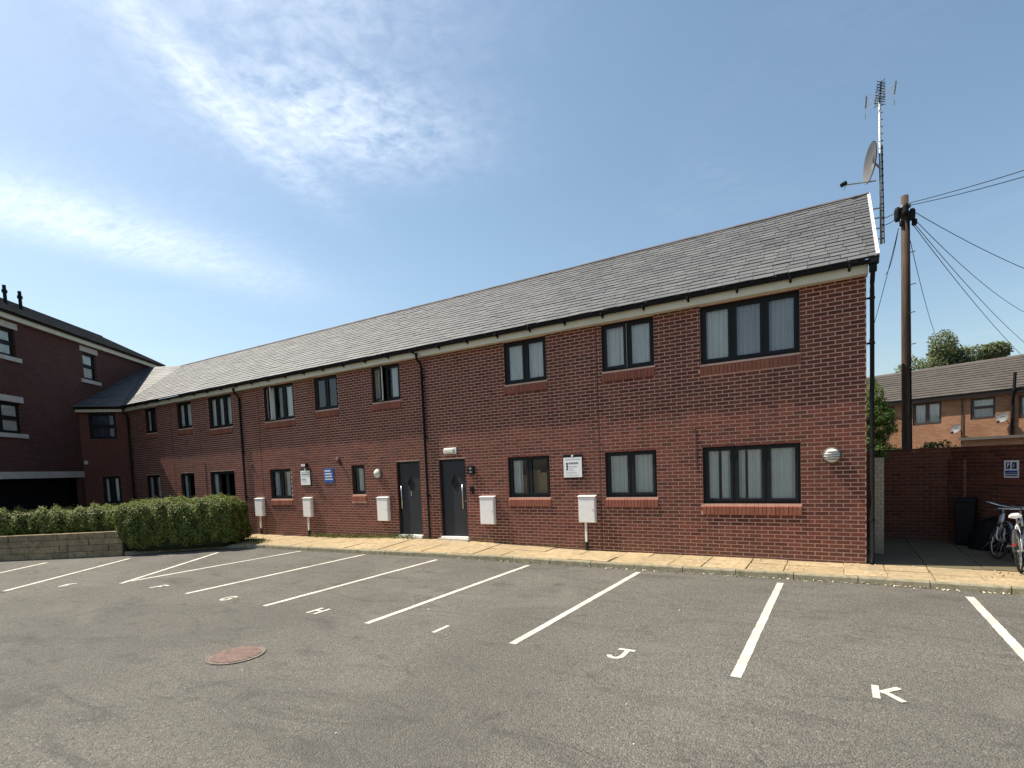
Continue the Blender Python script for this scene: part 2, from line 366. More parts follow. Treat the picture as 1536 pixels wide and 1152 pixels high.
def leaves(name, pts, nrm, size, m, parent=None, spread=.9, aspect=.5):
    """leaf-shaped quads at pts, facing roughly nrm"""
    n = len(pts); d = nrm + rng.normal(0, spread, (n, 3)); d /= np.linalg.norm(d, axis=1)[:, None]+1e-9
    a = np.cross(d, rng.normal(0, 1, (n, 3))); a /= np.linalg.norm(a, axis=1)[:, None]+1e-9; b = np.cross(d, a)
    s = size*rng.uniform(.6, 1.3, n)[:, None]
    V = np.stack([pts - a*s*.5, pts + b*s*aspect*.5 + d*s*.08, pts + a*s*.5, pts - b*s*aspect*.5 + d*s*.08], 1).reshape(-1, 3)
    F = np.arange(4*n).reshape(n, 4)
    me = npmesh(name, V, F, m, rng.uniform(0, .999, n))
    o = bpy.data.objects.new(name, me); C.objects.link(o)
    if parent: o.parent = parent; o.matrix_parent_inverse = parent.matrix_world.inverted()
    return o

def brickwork(parent, O, d, nout, L, z0, z1, openings, mortar_m, brick_m, nobj, off0=0., course=.075, blen=.225, key=None, jt=.0158):
    """mortar face already built; adds brick children. O origin, d along, nout outward; openings (u0,u1,z0,z1)"""
    O, d, nout = Vector(O), Vector(d), Vector(nout)
    full, part = [], []
    k = 0; z = z0
    while z + .03 < z1:
        zt = min(z+course-jt, z1); u = -blen*.5*(k % 2) - off0
        blocks = sorted((a, b) for a, b, c, e in openings if c < zt-.02 and e > z+.02)
        while u < L:
            segs = [(max(u, 0), min(u+blen-jt, L))]
            for a, b in blocks:
                ns = []
                for s0, s1 in segs:
                    if b <= s0 or a >= s1: ns.append((s0, s1)); continue
                    if a > s0: ns.append((s0, a-.002))
                    if b < s1: ns.append((b+.002, s1))
                segs = ns
            for s0, s1 in segs:
                if s1-s0 < .025: continue
                if s1-s0 > blen-jt-.002 and zt-z > course-jt-.002: full.append((s0, z))
                else: part.append((s0, s1, z, zt))
            u += blen
        z += course; k += 1
    full.sort(key=key or (lambda q: (O + d*q[0] + Vector((0, 0, q[1])) - CAM).length)) 
    one = MB(); one.box(0, blen-jt, 0, .016, 0, course-jt); me = one.mesh('brick', brick_m)
    rot = Matrix((( d.x, -nout.x, 0, 0), (d.y, -nout.y, 0, 0), (0, 0, 1, 0), (0, 0, 0, 1)))
    for s0, z in full[:nobj]:
        q = O + d*s0 + nout*random.uniform(-.001, .0015); inst(me, 'brick', parent, Matrix.Translation((q.x, q.y, z)) @ rot)
    mb = MB()
    for s0, s1, z, zt in [(a, a+blen-jt, z, z+course-jt) for a, z in full[nobj:]] + part:
        mb.cur = random.random(); j = random.uniform(-.001, .0015)
        def fr(x, y, zz): v = O + d*x + nout*(j-y); return (v.x, v.y, zz)
        mb.box(s0, s1, 0, .016, z, zt, fr)
    if mb.v: tag(mb.build('brick_courses', brick_m, parent), kind='stuff')

def wall_with_holes(mb, O, d, nout, L, z0, z1, openings, depth=.11, back=.0045, rv=None):
    """mortar plane set back from the brick faces, with reveals at the openings"""
    O, d, nout = Vector(O), Vector(d), Vector(nout)
    def pt(u, y, z): v = O + d*u - nout*y; return (v.x, v.y, z)
    us = sorted({0, L, *[a for q in openings for a in q[:2]]}); zs = sorted({z0, z1, *[a for q in openings for a in q[2:]]})
    us = [a for a in us if 0 <= a <= L]; zs = [a for a in zs if z0 <= a <= z1]
    for a, b in zip(us, us[1:]):
        for c, e in zip(zs, zs[1:]):
            um, zm = (a+b)/2, (c+e)/2
            if any(q[0] < um < q[1] and q[2] < zm < q[3] for q in openings): continue
            mb.face([pt(a, back, c), pt(b, back, c), pt(b, back, e), pt(a, back, e)])
    for a, b, c, e in openings:
        if rv is not None: mb = MB(); mb.cur = .3; rv.append(mb)
        mb.face([pt(a, back, c), pt(a, back, e), pt(a, depth, e), pt(a, depth, c)]); mb.face([pt(b, back, e), pt(b, back, c), pt(b, depth, c), pt(b, depth, e)])
        mb.face([pt(a, back, e), pt(b, back, e), pt(b, depth, e), pt(a, depth, e)]); mb.face([pt(b, back, c), pt(a, back, c), pt(a, depth, c), pt(b, depth, c)])

# ================================================================== THE SETTING
g = MB(); g.face([(-700, -700, -.03), (700, -700, -.03), (700, 700, -.03), (-700, 700, -.03)])
tag(g.build('ground', 'ground_earth'), kind='structure')
def zpav(x, y):
    k = max(0, min(1, (y+1.3)/1.3)) if y < 0 else 1
    return .105 + .11*k*math.exp(-((x+9.9)/2.6)**2) - .02*k*math.exp(-((x+17)/2.5)**2)
KERB = [(6.0, -2.7), (3.6, -1.75), (2.6, -1.42), (1.6, -1.28), (0, -1.24), (-3.7, -1.34), (-7.8, -1.42), (-10.5, -1.62), (-13.1, -1.80), (-15.3, -1.88), (-16.2, -2.25), (-17.0, -2.95), (-17.62, -3.55), (-17.95, -4.15)]
cp = MB()
front = [(-45, -45), (45, -45), (45, -2.7)] + KERB + [(-19.18, -5.05), (-20.85, -6.08), (-25.3, -9.1), (-45, -22)]
cp.face([(x, y, 0) for x, y in front])
car_park = tag(cp.build('car_park', 'asphalt'), kind='structure')

def ribbon(mb, pts, wd, z):
    pts = [Vector((a, b)) for a, b in pts]; L_, R2 = [], []
    for i, q in enumerate(pts):
        d0 = (pts[i]-pts[i-1]).normalized() if i else (pts[1]-pts[0]).normalized()
        d1 = (pts[i+1]-pts[i]).normalized() if i < len(pts)-1 else d0
        n0 = Vector((-d0.y, d0.x)); n1 = Vector((-d1.y, d1.x)); nn = (n0+n1); nn = nn/max(.5, nn.dot(n0)) if nn.length > .01 else n0
        L_.append(q+nn*wd/2); R2.append(q-nn*wd/2)
    for i in range(len(pts)-1):
        mb.face([(*R2[i], z), (*R2[i+1], z), (*L_[i+1], z), (*L_[i], z)])
LINES = [((1.15, -1.66), (1.17, -6.1)), ((-1.245, -1.62), (-1.27, -5.98)), ((-3.66, -1.56), (-3.73, -6.05)), ((-6.02, -1.64), (-6.04, -6.17)), ((-8.42, -1.73), (-8.40, -6.15)), ((-10.80, -1.72), (-10.72, -6.18)),
         ((-13.13, -1.86), (-13.25, -6.0)), ((-15.45, -2.85), (-13.16, -6.22)), ((-17.08, -4.4), (-14.85, -7.6)), ((-18.88, -5.63), (-16.5, -9.0))]
for i, (a, b) in enumerate(LINES):
    m_ = MB(); n_ = 60; pts = [(a[0]+(b[0]-a[0])*k/n_+random.uniform(-.0035, .0035), a[1]+(b[1]-a[1])*k/n_) for k in range(n_+1)]
    ribbon(m_, pts, .098, .004 + (.003 if i == 7 else 0)); m_.build('parking_line', 'road_paint', car_park)
def arc(cx, cy, rx, ry, a0, a1, n=10): return [(cx+rx*math.cos(R_(a0+(a1-a0)*k/n)), cy+ry*math.sin(R_(a0+(a1-a0)*k/n))) for k in range(n+1)]
GL = {'E': [[(0, 0), (0, .3)], [(.03, .275), (.17, .275)], [(.03, .15), (.14, .15)], [(.03, .025), (.17, .025)]],
      'F': [[(0, 0), (0, .3)], [(.03, .275), (.17, .275)], [(.03, .15), (.14, .15)]],
      'G': [arc(.1, .15, .09, .125, 50, 345, 14), [(.20, .15), (.10, .15)]],
      'H': [[(0, 0), (0, .3)], [(.17, 0), (.17, .3)], [(.028, .15), (.142, .15)]],
      'I': [[(.08, 0), (.08, .32)]],
      'J': [[(.15, .28), (.15, .1)] + arc(.08, .1, .07, .08, 0, -170, 8)[1:], [(.04, .30), (.23, .30)]],
      'K': [[(0, 0), (0, .3)], [(.03, .14), (.18, .31)], [(.06, .165), (.19, -.005)]]}
for ch, (x, y), ang in [('E', (-14.18, -6.93), 35), ('F', (-12.02, -6.2), 0), ('G', (-9.63, -6.22), 0), ('H', (-7.35, -6.14), 0), ('I', (-4.98, -6.1), 0), ('J', (-2.58, -6.0), 0), ('K', (-.15, -5.95), 0)]:
    m_ = MB(); ca, sa = math.cos(R_(ang)), math.sin(R_(ang))
    for k, st in enumerate(GL[ch]): ribbon(m_, [(x+a*ca-b*sa, y+a*sa+b*ca) for a, b in st], .056, .004+.002*k)
    m_.build('bay_letter', 'road_paint', car_park)

# kerb stones
def along(poly, step):
    pts = [Vector((a, b)) for a, b in poly]; out = [pts[0]]; acc = 0; i = 0; cur = pts[0]
    while i < len(pts)-1:
        seg = pts[i+1]-cur
        if seg.length < step-acc: acc += seg.length; cur = pts[i+1]; i += 1
        else: cur = cur + seg.normalized()*(step-acc); out.append(cur); acc = 0
    return out + [pts[-1]]
kb = MB(); kp = [Vector(q) for q in KERB]
for a, b in zip(KERB, KERB[1:]): kb.face([(a[0], a[1]+.03, -.02), (b[0], b[1]+.03, -.02), (b[0], b[1]+.03, .06), (a[0], a[1]+.03, .06)])
kerb = tag(kb.build('kerb', 'soil'), kind='structure')
ks = along(KERB, .915)
for a, b in zip(ks, ks[1:]):
    d = (b-a); L_ = d.length
    if L_ < .1: continue
    d /= L_; nin = Vector((d.y, -d.x)); a2, b2 = a+d*.006, b-d*.006; j = random.uniform(-.004, .004); m_ = MB(); m_.cur = random.random()
    lo, hi = -.02, .105+j
    prof = [(0, lo), (.008, hi-.022), (.024, hi), (.125, hi), (.125, lo)]
    pa = [(a2.x+nin.x*o_, a2.y+nin.y*o_, z_) for o_, z_ in prof]; pb = [(b2.x+nin.x*o_, b2.y+nin.y*o_, z_) for o_, z_ in prof]
    for k in range(4): m_.face([pb[k], pa[k], pa[k+1], pb[k+1]])
    m_.face(pa[::-1]); m_.face(pb); m_.build('kerb_stone', 'kerb', kerb)
def kerb_y(x):
    for a, b in zip(KERB, KERB[1:]):
        if b[0] <= x <= a[0]: t = (x-a[0])/(b[0]-a[0]); return a[1]+t*(b[1]-a[1])
    return -1.3
# pavement: a bed and slabs set on it
pv = MB()
xs = [6-.5*i for i in range(0, 50)]
for a, b in zip(xs, xs[1:]):
    pv.face([(a, kerb_y(a)+.11, .06), (a, 0.02, zpav(a, 0)-.03), (b, 0.02, zpav(b, 0)-.03), (b, kerb_y(b)+.11, .06)])
pavement = tag(pv.build('pavement', 'soil'), kind='structure')
x = 4.6; col = 0
while x > -17.4:
    wd = random.choice((.6, .6, .75, .9)); x1 = x-wd
    y_in, y_out = -.012, (kerb_y(x)+kerb_y(x1))/2+.14
    cuts = [y_in, y_in+(y_out-y_in)*random.uniform(.42, .58), y_out] if random.random() < .8 else [y_in, y_out]
    for a, b in zip(cuts, cuts[1:]):
        m_ = MB(); m_.cur = random.random(); dz = random.uniform(-.006, .006); sk = random.uniform(-.02, .02)
        gx, gy = .006, .005; q = [(x-gx+sk, b+gy), (x-gx, a-gy), (x1+gx, a-gy), (x1+gx+sk, b+gy)]
        bot = [(p0, p1, .03) for p0, p1 in q]; top = [(p0, p1, zpav(p0, p1)+dz+random.uniform(-.004, .004)) for p0, p1 in q]
        m_.hexa(bot[::-1]+top[::-1]); m_.build('paving_slab', 'paving', pavement, bevel=.006)
    x = x1
# passage floor between the gable and the boundary wall
pf = MB(); pf.face([(.0, 0.02, .085), (4.4, .02, .085), (4.4, 3.7, .085), (0, 3.7, .085)])
passage = tag(pf.build('passage_floor', 'soil'), kind='structure')
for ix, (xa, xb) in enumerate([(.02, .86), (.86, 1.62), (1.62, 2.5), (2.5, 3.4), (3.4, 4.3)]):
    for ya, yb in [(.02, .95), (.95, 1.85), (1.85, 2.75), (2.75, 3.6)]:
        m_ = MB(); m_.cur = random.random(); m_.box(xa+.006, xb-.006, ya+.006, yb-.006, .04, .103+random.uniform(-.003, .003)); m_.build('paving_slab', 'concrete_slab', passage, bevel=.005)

# ================================================================== APARTMENT BUILDING
ZT = 5.14; XL = -26.72
flats = empty('apartment_building', (-13, 0, .1), 'long two storey red brick apartment block with grey slate roof and dark grey windows', 'building')
# windows: x0,x1,z0,z1,lights,curtain mode, open light
WIN = {'a': (-2.78, -1.02, 3.98, 5.12, 3, 'mixed', None), 'b': (-4.88, -3.72, 4.10, 5.12, 2, 'full', 0), 'c': (-7.43, -6.27, 4.10, 5.12, 2, 'full', None),
       'd': (-2.78, -1.02, 1.18, 2.34, 3, 'slit', None), 'e': (-4.88, -3.72, 1.32, 2.34, 2, 'full', None), 'f': (-7.44, -6.28, 1.33, 2.34, 2, 'left', None),
       'g': (-13.02, -12.46, 1.45, 2.33, 1, 'grey', None), 'h': (-17.03, -15.91, 1.33, 2.33, 2, 'sides', None),
       'i': (-11.97, -10.88, 4.10, 5.12, 2, 'sides', 0), 'j': (-14.49, -13.42, 4.10, 5.12, 2, 'none', None), 'k': (-17.09, -15.53, 3.95, 5.12, 3, 'sides', 0),
       'l': (-20.47, -18.98, 3.95, 5.12, 3, 'full', None), 'm': (-22.69, -21.65, 4.10, 5.12, 2, 'full', None), 'n': (-25.24, -24.31, 4.10, 5.12, 2, 'left', None),
       'o': (-20.69, -19.10, 1.18, 2.36, 3, 'left', None), 'p': (-22.78, -21.79, 1.18, 2.36, 2, 'left', None), 'q': (-25.55, -24.40, 1.28, 2.36, 2, 'sides', None)}
DOORS = [(-11.18, -10.31, .25, 2.36, 'L'), (-9.63, -8.75, .25, 2.36, 'R')]
openings = [(a-XL, b-XL, c, e) for a, b, c, e, *_ in WIN.values()] + [(a-XL, b-XL, 0.02, e) for a, b, c, e, _ in DOORS]
mb = MB(); rvs = []; wall_with_holes(mb, (XL, 0, 0), (1, 0, 0), (0, -1, 0), -XL-.003, 0, ZT, openings, rv=rvs)
wall = mb.build('brick_wall', 'mortar', flats)
for rv in rvs: rv.build('reveal', 'brick', flats)
SILLH = .225
sill_open = [(a-XL-.012, b-XL+.012, c-SILLH-.004, c) for a, b, c, e, *_ in WIN.values()]
brickwork(wall, (XL, 0, 0), (1, 0, 0), (0, -1, 0), -XL, -.004, ZT, openings+sill_open, 'mortar', 'brick', 300, off0=.06)
# gable, back and inner walls
m_ = MB(); m_.face([(0, .012, 0), (0, 6, 0), (0, 6, 5.2), (0, 3, 7.55), (0, .012, 5.2)]); m_.build('gable_wall', 'gable_brick', flats)
m_ = MB(); m_.face([(0, 6, 0), (-31, 6, 0), (-31, 6, 5.2), (0, 6, 5.2)]); m_.build('rear_wall', 'gable_brick', flats)
m_ = MB(); m_.box(-27.5, -.3, 2.6, 2.7, .1, 5.2); m_.box(-27.5, -.3, .14, 2.6, 2.62, 2.74); m_.box(-27.5, -.3, .14, 2.6, .02, .12); m_.box(-27.5, -.3, .13, 2.7, 5.16, 5.2)
for xx in (-.28, -5.6, -8.2, -10.15, -13.2, -15.1, -18.2, -21.2, -23.6): m_.box(xx-.05, xx, .14, 2.6, .12, 5.16)
m_.build('inner_wall', 'interior', flats)

def framed(fr, name, x0, x1, z0, z1, n, mode, opened, parent, y0=.055, fm='frame_grey', curtain_m='curtain', ow=.045, sw=.055, transom=None, opened_deg=24):
    f = MB(); yb = y0+.065
    f.box(x0, x0+ow, y0, yb, z0, z1, fr); f.box(x1-ow, x1, y0, yb, z0, z1, fr)
    f.box(x0+ow, x1-ow, y0, yb, z1-ow, z1, fr); f.box(x0+ow, x1-ow, y0, yb, z0, z0+ow, fr)
    lw = (x1-x0-2*ow-(n-1)*ow)/n; lights = []
    for i in range(n):
        a = x0+ow+i*(lw+ow); lights.append((a, a+lw))
        if i: f.box(a-ow, a, y0, yb, z0+ow, z1-ow, fr)
    zs = [(z0+ow, z1-ow)]
    if transom:
        zt_ = z0+(z1-z0)*transom; zs = [(z0+ow, zt_-.02), (zt_+.02, z1-ow)]
        for a, b in lights: f.box(a, b, y0, yb, zt_-.02, zt_+.02, fr)
    for i, (a, b) in enumerate(lights):
        if i == opened: continue
        for c, e in zs:   # sash stands 8 mm proud of the frame
            f.box(a+.003, a+sw, y0-.008, y0+.05, c+.003, e-.003, fr); f.box(b-sw, b-.003, y0-.008, y0+.05, c+.003, e-.003, fr)
            f.box(a+sw, b-sw, y0-.008, y0+.05, e-sw, e-.003, fr); f.box(a+sw, b-sw, y0-.008, y0+.05, c+.003, c+sw, fr)
    wo_ = f.build(name, fm, parent)
    for i, (a, b) in enumerate(lights):
        for c, e in zs:
            if i == opened:
                hx = a; th = R_(opened_deg)
                def fo(u, y, z, hx=hx, th=th):
                    du, dy = u-hx, y-(y0-.008); return fr(hx+du*math.cos(th)+dy*math.sin(th), y0-.012-du*math.sin(th)+dy*math.cos(th), z)
                s_ = MB(); 
                s_.box(a, a+sw, y0-.008, y0+.022, c, e, fo); s_.box(b-sw, b, y0-.008, y0+.022, c, e, fo); s_.box(a+sw, b-sw, y0-.008, y0+.022, e-sw, e, fo); s_.box(a+sw, b-sw, y0-.008, y0+.022, c, c+sw, fo)
                s_.build('sash', fm, wo_)
                s_ = MB(); s_.box(b-sw, b-.001, y0+.024, y0+.05, c, e, fo); s_.box(a, a+sw, y0+.024, y0+.05, c, e, fo); s_.box(a+sw, b-sw, y0+.024, y0+.05, e-sw, e, fo); s_.box(a+sw, b-sw, y0+.024, y0+.05, c, c+sw, fo)
                s_.build('sash_lining', 'white_upvc', wo_)
                g_ = MB(); g_.face([fo(a+sw, y0+.012, c+sw), fo(b-sw, y0+.012, c+sw), fo(b-sw, y0+.012, e-sw), fo(a+sw, y0+.012, e-sw)]); g_.build('pane', 'glass', wo_)
                continue
            g_ = MB(); k = random.uniform(-.0015, .0015)
            g_.face([fr(a+sw, y0+.02+k, c+sw), fr(b-sw, y0+.02-k, c+sw), fr(b-sw, y0+.02-k+.001, e-sw), fr(a+sw, y0+.02+k+.001, e-sw)]); g_.build('pane', 'glass', wo_)
    W_ = x1-x0
    spans = {'full': [(0, 1)], 'slit': [(0, .17), (.182, .455), (.462, 1)], 'left': [(0, .30)], 'sides': [(0, .30), (.62, 1)], 'none': [], 'grey': [(.25, .9)], 'mixed': [(0, .35), (.355, 1)]}[mode]
    for s0, s1 in spans:
        cm = MB(); a, b = x0+W_*s0+.02, x0+W_*s1-.02; nn = max(6, int((b-a)/.014)); ph = random.random()*6; wl = random.uniform(.085, .12)
        row = []
        for k in range(nn+1):
            u = a+(b-a)*k/nn; y = .142+.019*math.sin(2*math.pi*u/wl+ph)+.008*math.sin(2*math.pi*u/.31+ph*2); row.append((u, y))
        for (u1, y1), (u2, y2) in zip(row, row[1:]):
            cm.face([fr(u1, y1, z0+.02), fr(u2, y2, z0+.02), fr(u2, y2, z1-.03), fr(u1, y1, z1-.03)])
        cm.build('curtain', 'grey_blind' if mode == 'mixed' and s0 > 0 else curtain_m, wo_, smooth=True)
    return wo_
ident = lambda x, y, z: (x, y, z)
def sill(fr, x0, x1, z, parent, h=SILLH-.012):
    base = MB(); base.box(x0-.008, x1+.008, .006, .12, z-h-.008, z-.055, fr); so = base.build('sill', 'mortar', parent)
    n = max(3, round((x1-x0+.02)/.075)); st = (x1-x0+.02)/n
    for i in range(n):
        a = x0-.01+i*st; b_ = MB(); b_.cur = random.random(); j = random.uniform(-.002, .002); p_ = .028+j
        c8 = [fr(a+.004, -p_, z-h-.006), fr(a+st-.004, -p_, z-h-.006), fr(a+st-.004, .045, z-h-.006), fr(a+.004, .045, z-h-.006), fr(a+.004, -p_, z-.058), fr(a+st-.004, -p_, z-.058), fr(a+st-.004, .05, z-.006), fr(a+.004, .05, z-.006)]
        b_.hexa(c8); b_.build('sill_brick', 'sill_brick', so)
for k, (a, b, c, e, n, mode, op) in WIN.items():
    framed(ident, 'window', a, b, c, e, n, mode, op, flats, opened_deg=5 if k == 'b' else 22)
    sill(ident, a, b, c, flats)
# things seen inside the panes
for (xa, xb, ya, yb, za, zb, rz) in [(-7.36, -7.0, .28, .62, 1.36, 1.86, 8), (-6.88, -6.42, .26, .6, 1.36, 1.92, -4)]:
    e_ = MB(); cx, cy = (xa+xb)/2, (ya+yb)/2; ca, sa = math.cos(R_(rz)), math.sin(R_(rz))
    rot = lambda x, y, z: (cx+(x-cx)*ca-(y-cy)*sa, cy+(x-cx)*sa+(y-cy)*ca, z)
    e_.box(xa, xb, ya, yb, za, zb, rot); e_.box(xa-.002, cx-.005, ya-.003, ya+.0, zb-.10, zb+.07, rot)
    tag(e_.build('cardboard_box', 'cardboard'), 'brown cardboard box behind the %s pane of the window beside the right door' % ('left' if xa < -7 else 'right'), 'box', 'boxes inside the window')
e_ = MB(); e_.box(-7.42, -6.3, .2, .66, 1.27, 1.355); e_.build('window_board', 'white_upvc', flats)

# doors
for x0, x1, z0, z1, side in DOORS:
    f = MB(); f.box(x0, x0+.055, .06, .14, z0+.04, z1); f.box(x1-.055, x1, .06, .14, z0+.04, z1); f.box(x0+.055, x1-.055, .06, .14, z1-.055, z1)
    do = f.build('door', 'frame_grey', flats)
    l = MB(); l.box(x0+.058, x1-.058, .075, .125, z0+.045, z1-.058); l.build('door_leaf', 'door_grey', do, bevel=.004)
    cx, cz = (x0+x1)/2+.01, z0+1.50
    dm = MB(); outer = [(cx, cz-.20), (cx+.125, cz), (cx, cz+.20), (cx-.125, cz)]; inner = [(cx+(a-cx)*.74, cz+(b-cz)*.74) for a, b in outer]
    for i in range(4):
        j = (i+1) % 4; o1, o2, i1, i2 = outer[i], outer[j], inner[i], inner[j]
        dm.hexa([(o1[0], .073, o1[1]), (o2[0], .073, o2[1]), (i2[0], .073, i2[1]), (i1[0], .073, i1[1]), (o1[0], .060, o1[1]), (o2[0], .060, o2[1]), (i2[0], .058, i2[1]), (i1[0], .058, i1[1])])
    dm.build('diamond_frame', 'frame_grey', do)
    gp = MB(); gp.face([(a, .070, b) for a, b in inner]); gp.build('diamond_pane', 'black_plastic', do)
    hx = x0+.115 if side == 'L' else x1-.155
    h = MB(); h.tube([(hx, .035, z0+.78), (hx, .035, z0+1.42)], .016, 10); h.tube([(hx, .035, z0+.86), (hx, .08, z0+.86)], .009, 8); h.tube([(hx, .035, z0+1.34), (hx, .08, z0+1.34)], .009, 8); h.build('handle', 'steel', do, smooth=True)
    kx = x0+.09 if side == 'L' else x1-.085
    q = MB(); q.lathe([(.022, 0), (.022, .010), (.008, .012)], (kx, .074, z0+.98), (0, -1, 0), 12); q.build('lock', 'dull_steel', do)
    if side == 'L':
        q = MB(); q.box(cx-.012, cx+.022, .066, .074, cz-.29, cz-.245); q.box(cx-.005, cx+.03, .064, .074, cz-.36, cz-.315); q.build('knocker', 'steel', do)
    t = MB(); t.box(x0-.01, x1+.01, -.035, .14, z0-.005, z0+.038); t.build('threshold', 'white_upvc', do, bevel=.006)
    st = MB(); st.box(x0-.06, x1+.06, -.12, .12, .05, z0-.008); st.build('door_step', 'stone_band', do)

# eaves
m_ = MB(); m_.box(-26.35, .02, -.20, -.175, 5.125, 5.285); m_.build('fascia', 'fascia_cream', flats)
m_ = MB(); m_.box(-26.55, .02, -.173, .10, 5.135, 5.15); m_.build('soffit', 'fascia_cream', flats)
def gutter(a, b, parent, y=-.255, z=5.262, r=.048):
    a, b = Vector(a), Vector(b); d = (b-a).normalized(); n_ = Vector((d.y, -d.x, 0)); m_ = MB(); K = 9; prev = None
    for P_ in (a, b):
        ring = []
        for rad in (r, r-.006):
            pts = [P_ + n_*rad*math.cos(R_(180+180*k/(K-1))) + Vector((0, 0, rad*math.sin(R_(180+180*k/(K-1))))) for k in range(K)]
            ring += pts if rad == r else pts[::-1]
        if prev:
            for k in range(2*K): k2 = (k+1) % (2*K); m_.face([prev[k], prev[k2], ring[k2], ring[k]])
        m_.face(ring); prev = ring
    return m_.build('gutter', 'black_plastic', parent, smooth=False)
gt = gutter((-26.50, -.268, 5.312), (.16, -.268, 5.312), flats, r=.056)
x = -.25
while x > -26.2:
    b_ = MB(); b_.box(x-.018, x+.018, -.332, -.2045, 5.232, 5.25); b_.box(x-.018, x+.018, -.333, -.326, 5.25, 5.31); b_.box(x-.02, x+.02, -.204, -.2005, 5.20, 5.28); b_.build('bracket', 'black_plastic', gt); x -= .9
# downpipes with swan necks
def downpipe(x, y, parent, zt=5.22, zb=.12, gut=(-.258)):
    m_ = MB(); pts = [(x, gut, zt), (x, gut+.01, zt-.08)] + [(x, y-.02+(gut-y)*(1-t), zt-.12-.14*t) for t in (.2, .8)] + [(x, y, zt-.32), (x, y, zb+.1), (x, y-.03, zb+.03), (x, y-.08, zb)]
    m_.tube(pts, .036, 10); dp = m_.build('downpipe', 'black_plastic', parent, smooth=True)
    for zz in (4.6, 3.0, 1.4):
        c_ = MB(); c_.lathe([(.036, -.02), (.043, -.02), (.043, .02), (.036, .02)], (x, y, zz), (0, 0, 1), 12); c_.box(x-.05, x+.05, y+.02, y+.055, zz-.02, zz+.02); c_.build('pipe_clip', 'black_plastic', dp)
    return dp
for xx in (-10.02, -18.40): downpipe(xx, -.062, flats)
downpipe(-26.50, -.10, flats)
m_ = MB(); m_.tube([(.085, -.25, 5.24), (.085, -.23, 5.15), (.085, -.02, 5.0), (.085, .02, 4.9), (.085, .02, .25), (.085, -.02, .16), (.085, -.07, .12)], .036, 10); dp = m_.build('downpipe', 'black_plastic', flats, smooth=True)
for zz in (4.75, 3.98, 2.2, .9):
    c_ = MB(); c_.lathe([(.036, -.02), (.044, -.02), (.044, .02), (.036, .02)], (.085, .02, zz), (0, 0, 1), 12); c_.box(.002, .06, .01, .03, zz-.015, zz+.015); c_.build('pipe_clip', 'black_plastic', dp)
m_ = MB(); m_.box(.03, .14, -.30, -.20, 5.12, 5.235); m_.build('gutter_outlet', 'black_plastic', flats)
m_ = MB(); m_.box(.022, .168, -.328, -.19, 5.245, 5.350); m_.build('gutter_end', 'black_plastic', flats)
# movement joints and cables on the facade
for xx, za, zb in ((-5.0, .1, 5.13), (-17.43, .1, 5.13), (-23.2, .1, 5.13)):
    m_ = MB(); m_.box(xx-.009, xx+.009, -.0045, .006, za, zb); m_.build('movement_joint', 'red_brown_seal', flats)
for xx, za, zb in ((-2.90, 1.9, 2.70), (-20.95, .9, 2.72)):
    m_ = MB(); m_.tube([(xx-.06, -.012, zb-.04), (xx-.05, -.014, zb+.02), (xx-.015, -.014, zb), (xx, -.014, zb-.08), (xx+.004, -.012, (za+zb)/2), (xx, -.012, za)], .009, 6); m_.build('cable', 'red_brown_seal', flats)
m_ = MB(); m_.tube([(-13.58, -.005, 2.56), (-13.56, -.05, 2.56), (-13.50, -.055, 2.46), (-13.44, -.02, 2.38)], [.05, .055, .05, .035], 10); m_.build('overflow_pipe', 'red_brown_seal', flats, smooth=True)
m_ = MB(); m_.lathe([(.055, 0), (.055, .03), (.03, .045)], (-18.0, 0, 2.52), (0, -1, 0), 12); m_.build('wall_vent', 'red_brown_seal', flats)

# main roof
YE, ZE, YR, ZR = -.325, 5.335, 3.0, 7.66
sl = Vector((0, YR-YE, ZR-ZE)); SL = sl.length; sl /= SL; nr = Vector((0, -sl.z, sl.y))
XV0, XV1 = -26.55, -27.6; XG = .13
m_ = MB(); m_.face([(XG-.02, YE+.02, ZE-.008), (XG-.02, YR, ZR-.018), (XV1, YR, ZR-.018), (XV0, YE+.02, ZE-.008)]); m_.face([(XG-.02, YR, ZR-.018), (XG-.02, 6.3, 5.3), (-31, 6.3, 5.3), (-31, YR, ZR-.018)])
roof = m_.build('roof', 'slate', flats)
GA, SWD = .192, .30
rows = int(SL/GA)+1; E0_ = Vector((0, YE, ZE)); L1 = GA+.05; pieces = []
for r in range(rows):
    s0 = r*GA; s1 = min(s0+L1, SL); xv = XV0+(XV1-XV0)*(s0/SL); x = XG; first = True
    while x > xv+.03:
        wd = random.uniform(.22, .36)*(random.uniform(.4, .9) if first else 1); first = False
        a = max(x-wd+.007, xv); pieces.append((a, x, s0, s1, s1-s0 > L1-.001)); x -= wd
one = MB(); one.hexa([(0, 0, .012), (1, 0, .012), (1, L1, .001), (0, L1, .001), (0, 0, .024), (1, 0, .024), (1, L1, .006), (0, L1, .006)]); me = one.mesh('slate', 'slate')
pieces.sort(key=lambda q: (Vector((q[0], 0, 0)) + E0_ + sl*q[2] - CAM).length)
mb = MB(); cnt = 0
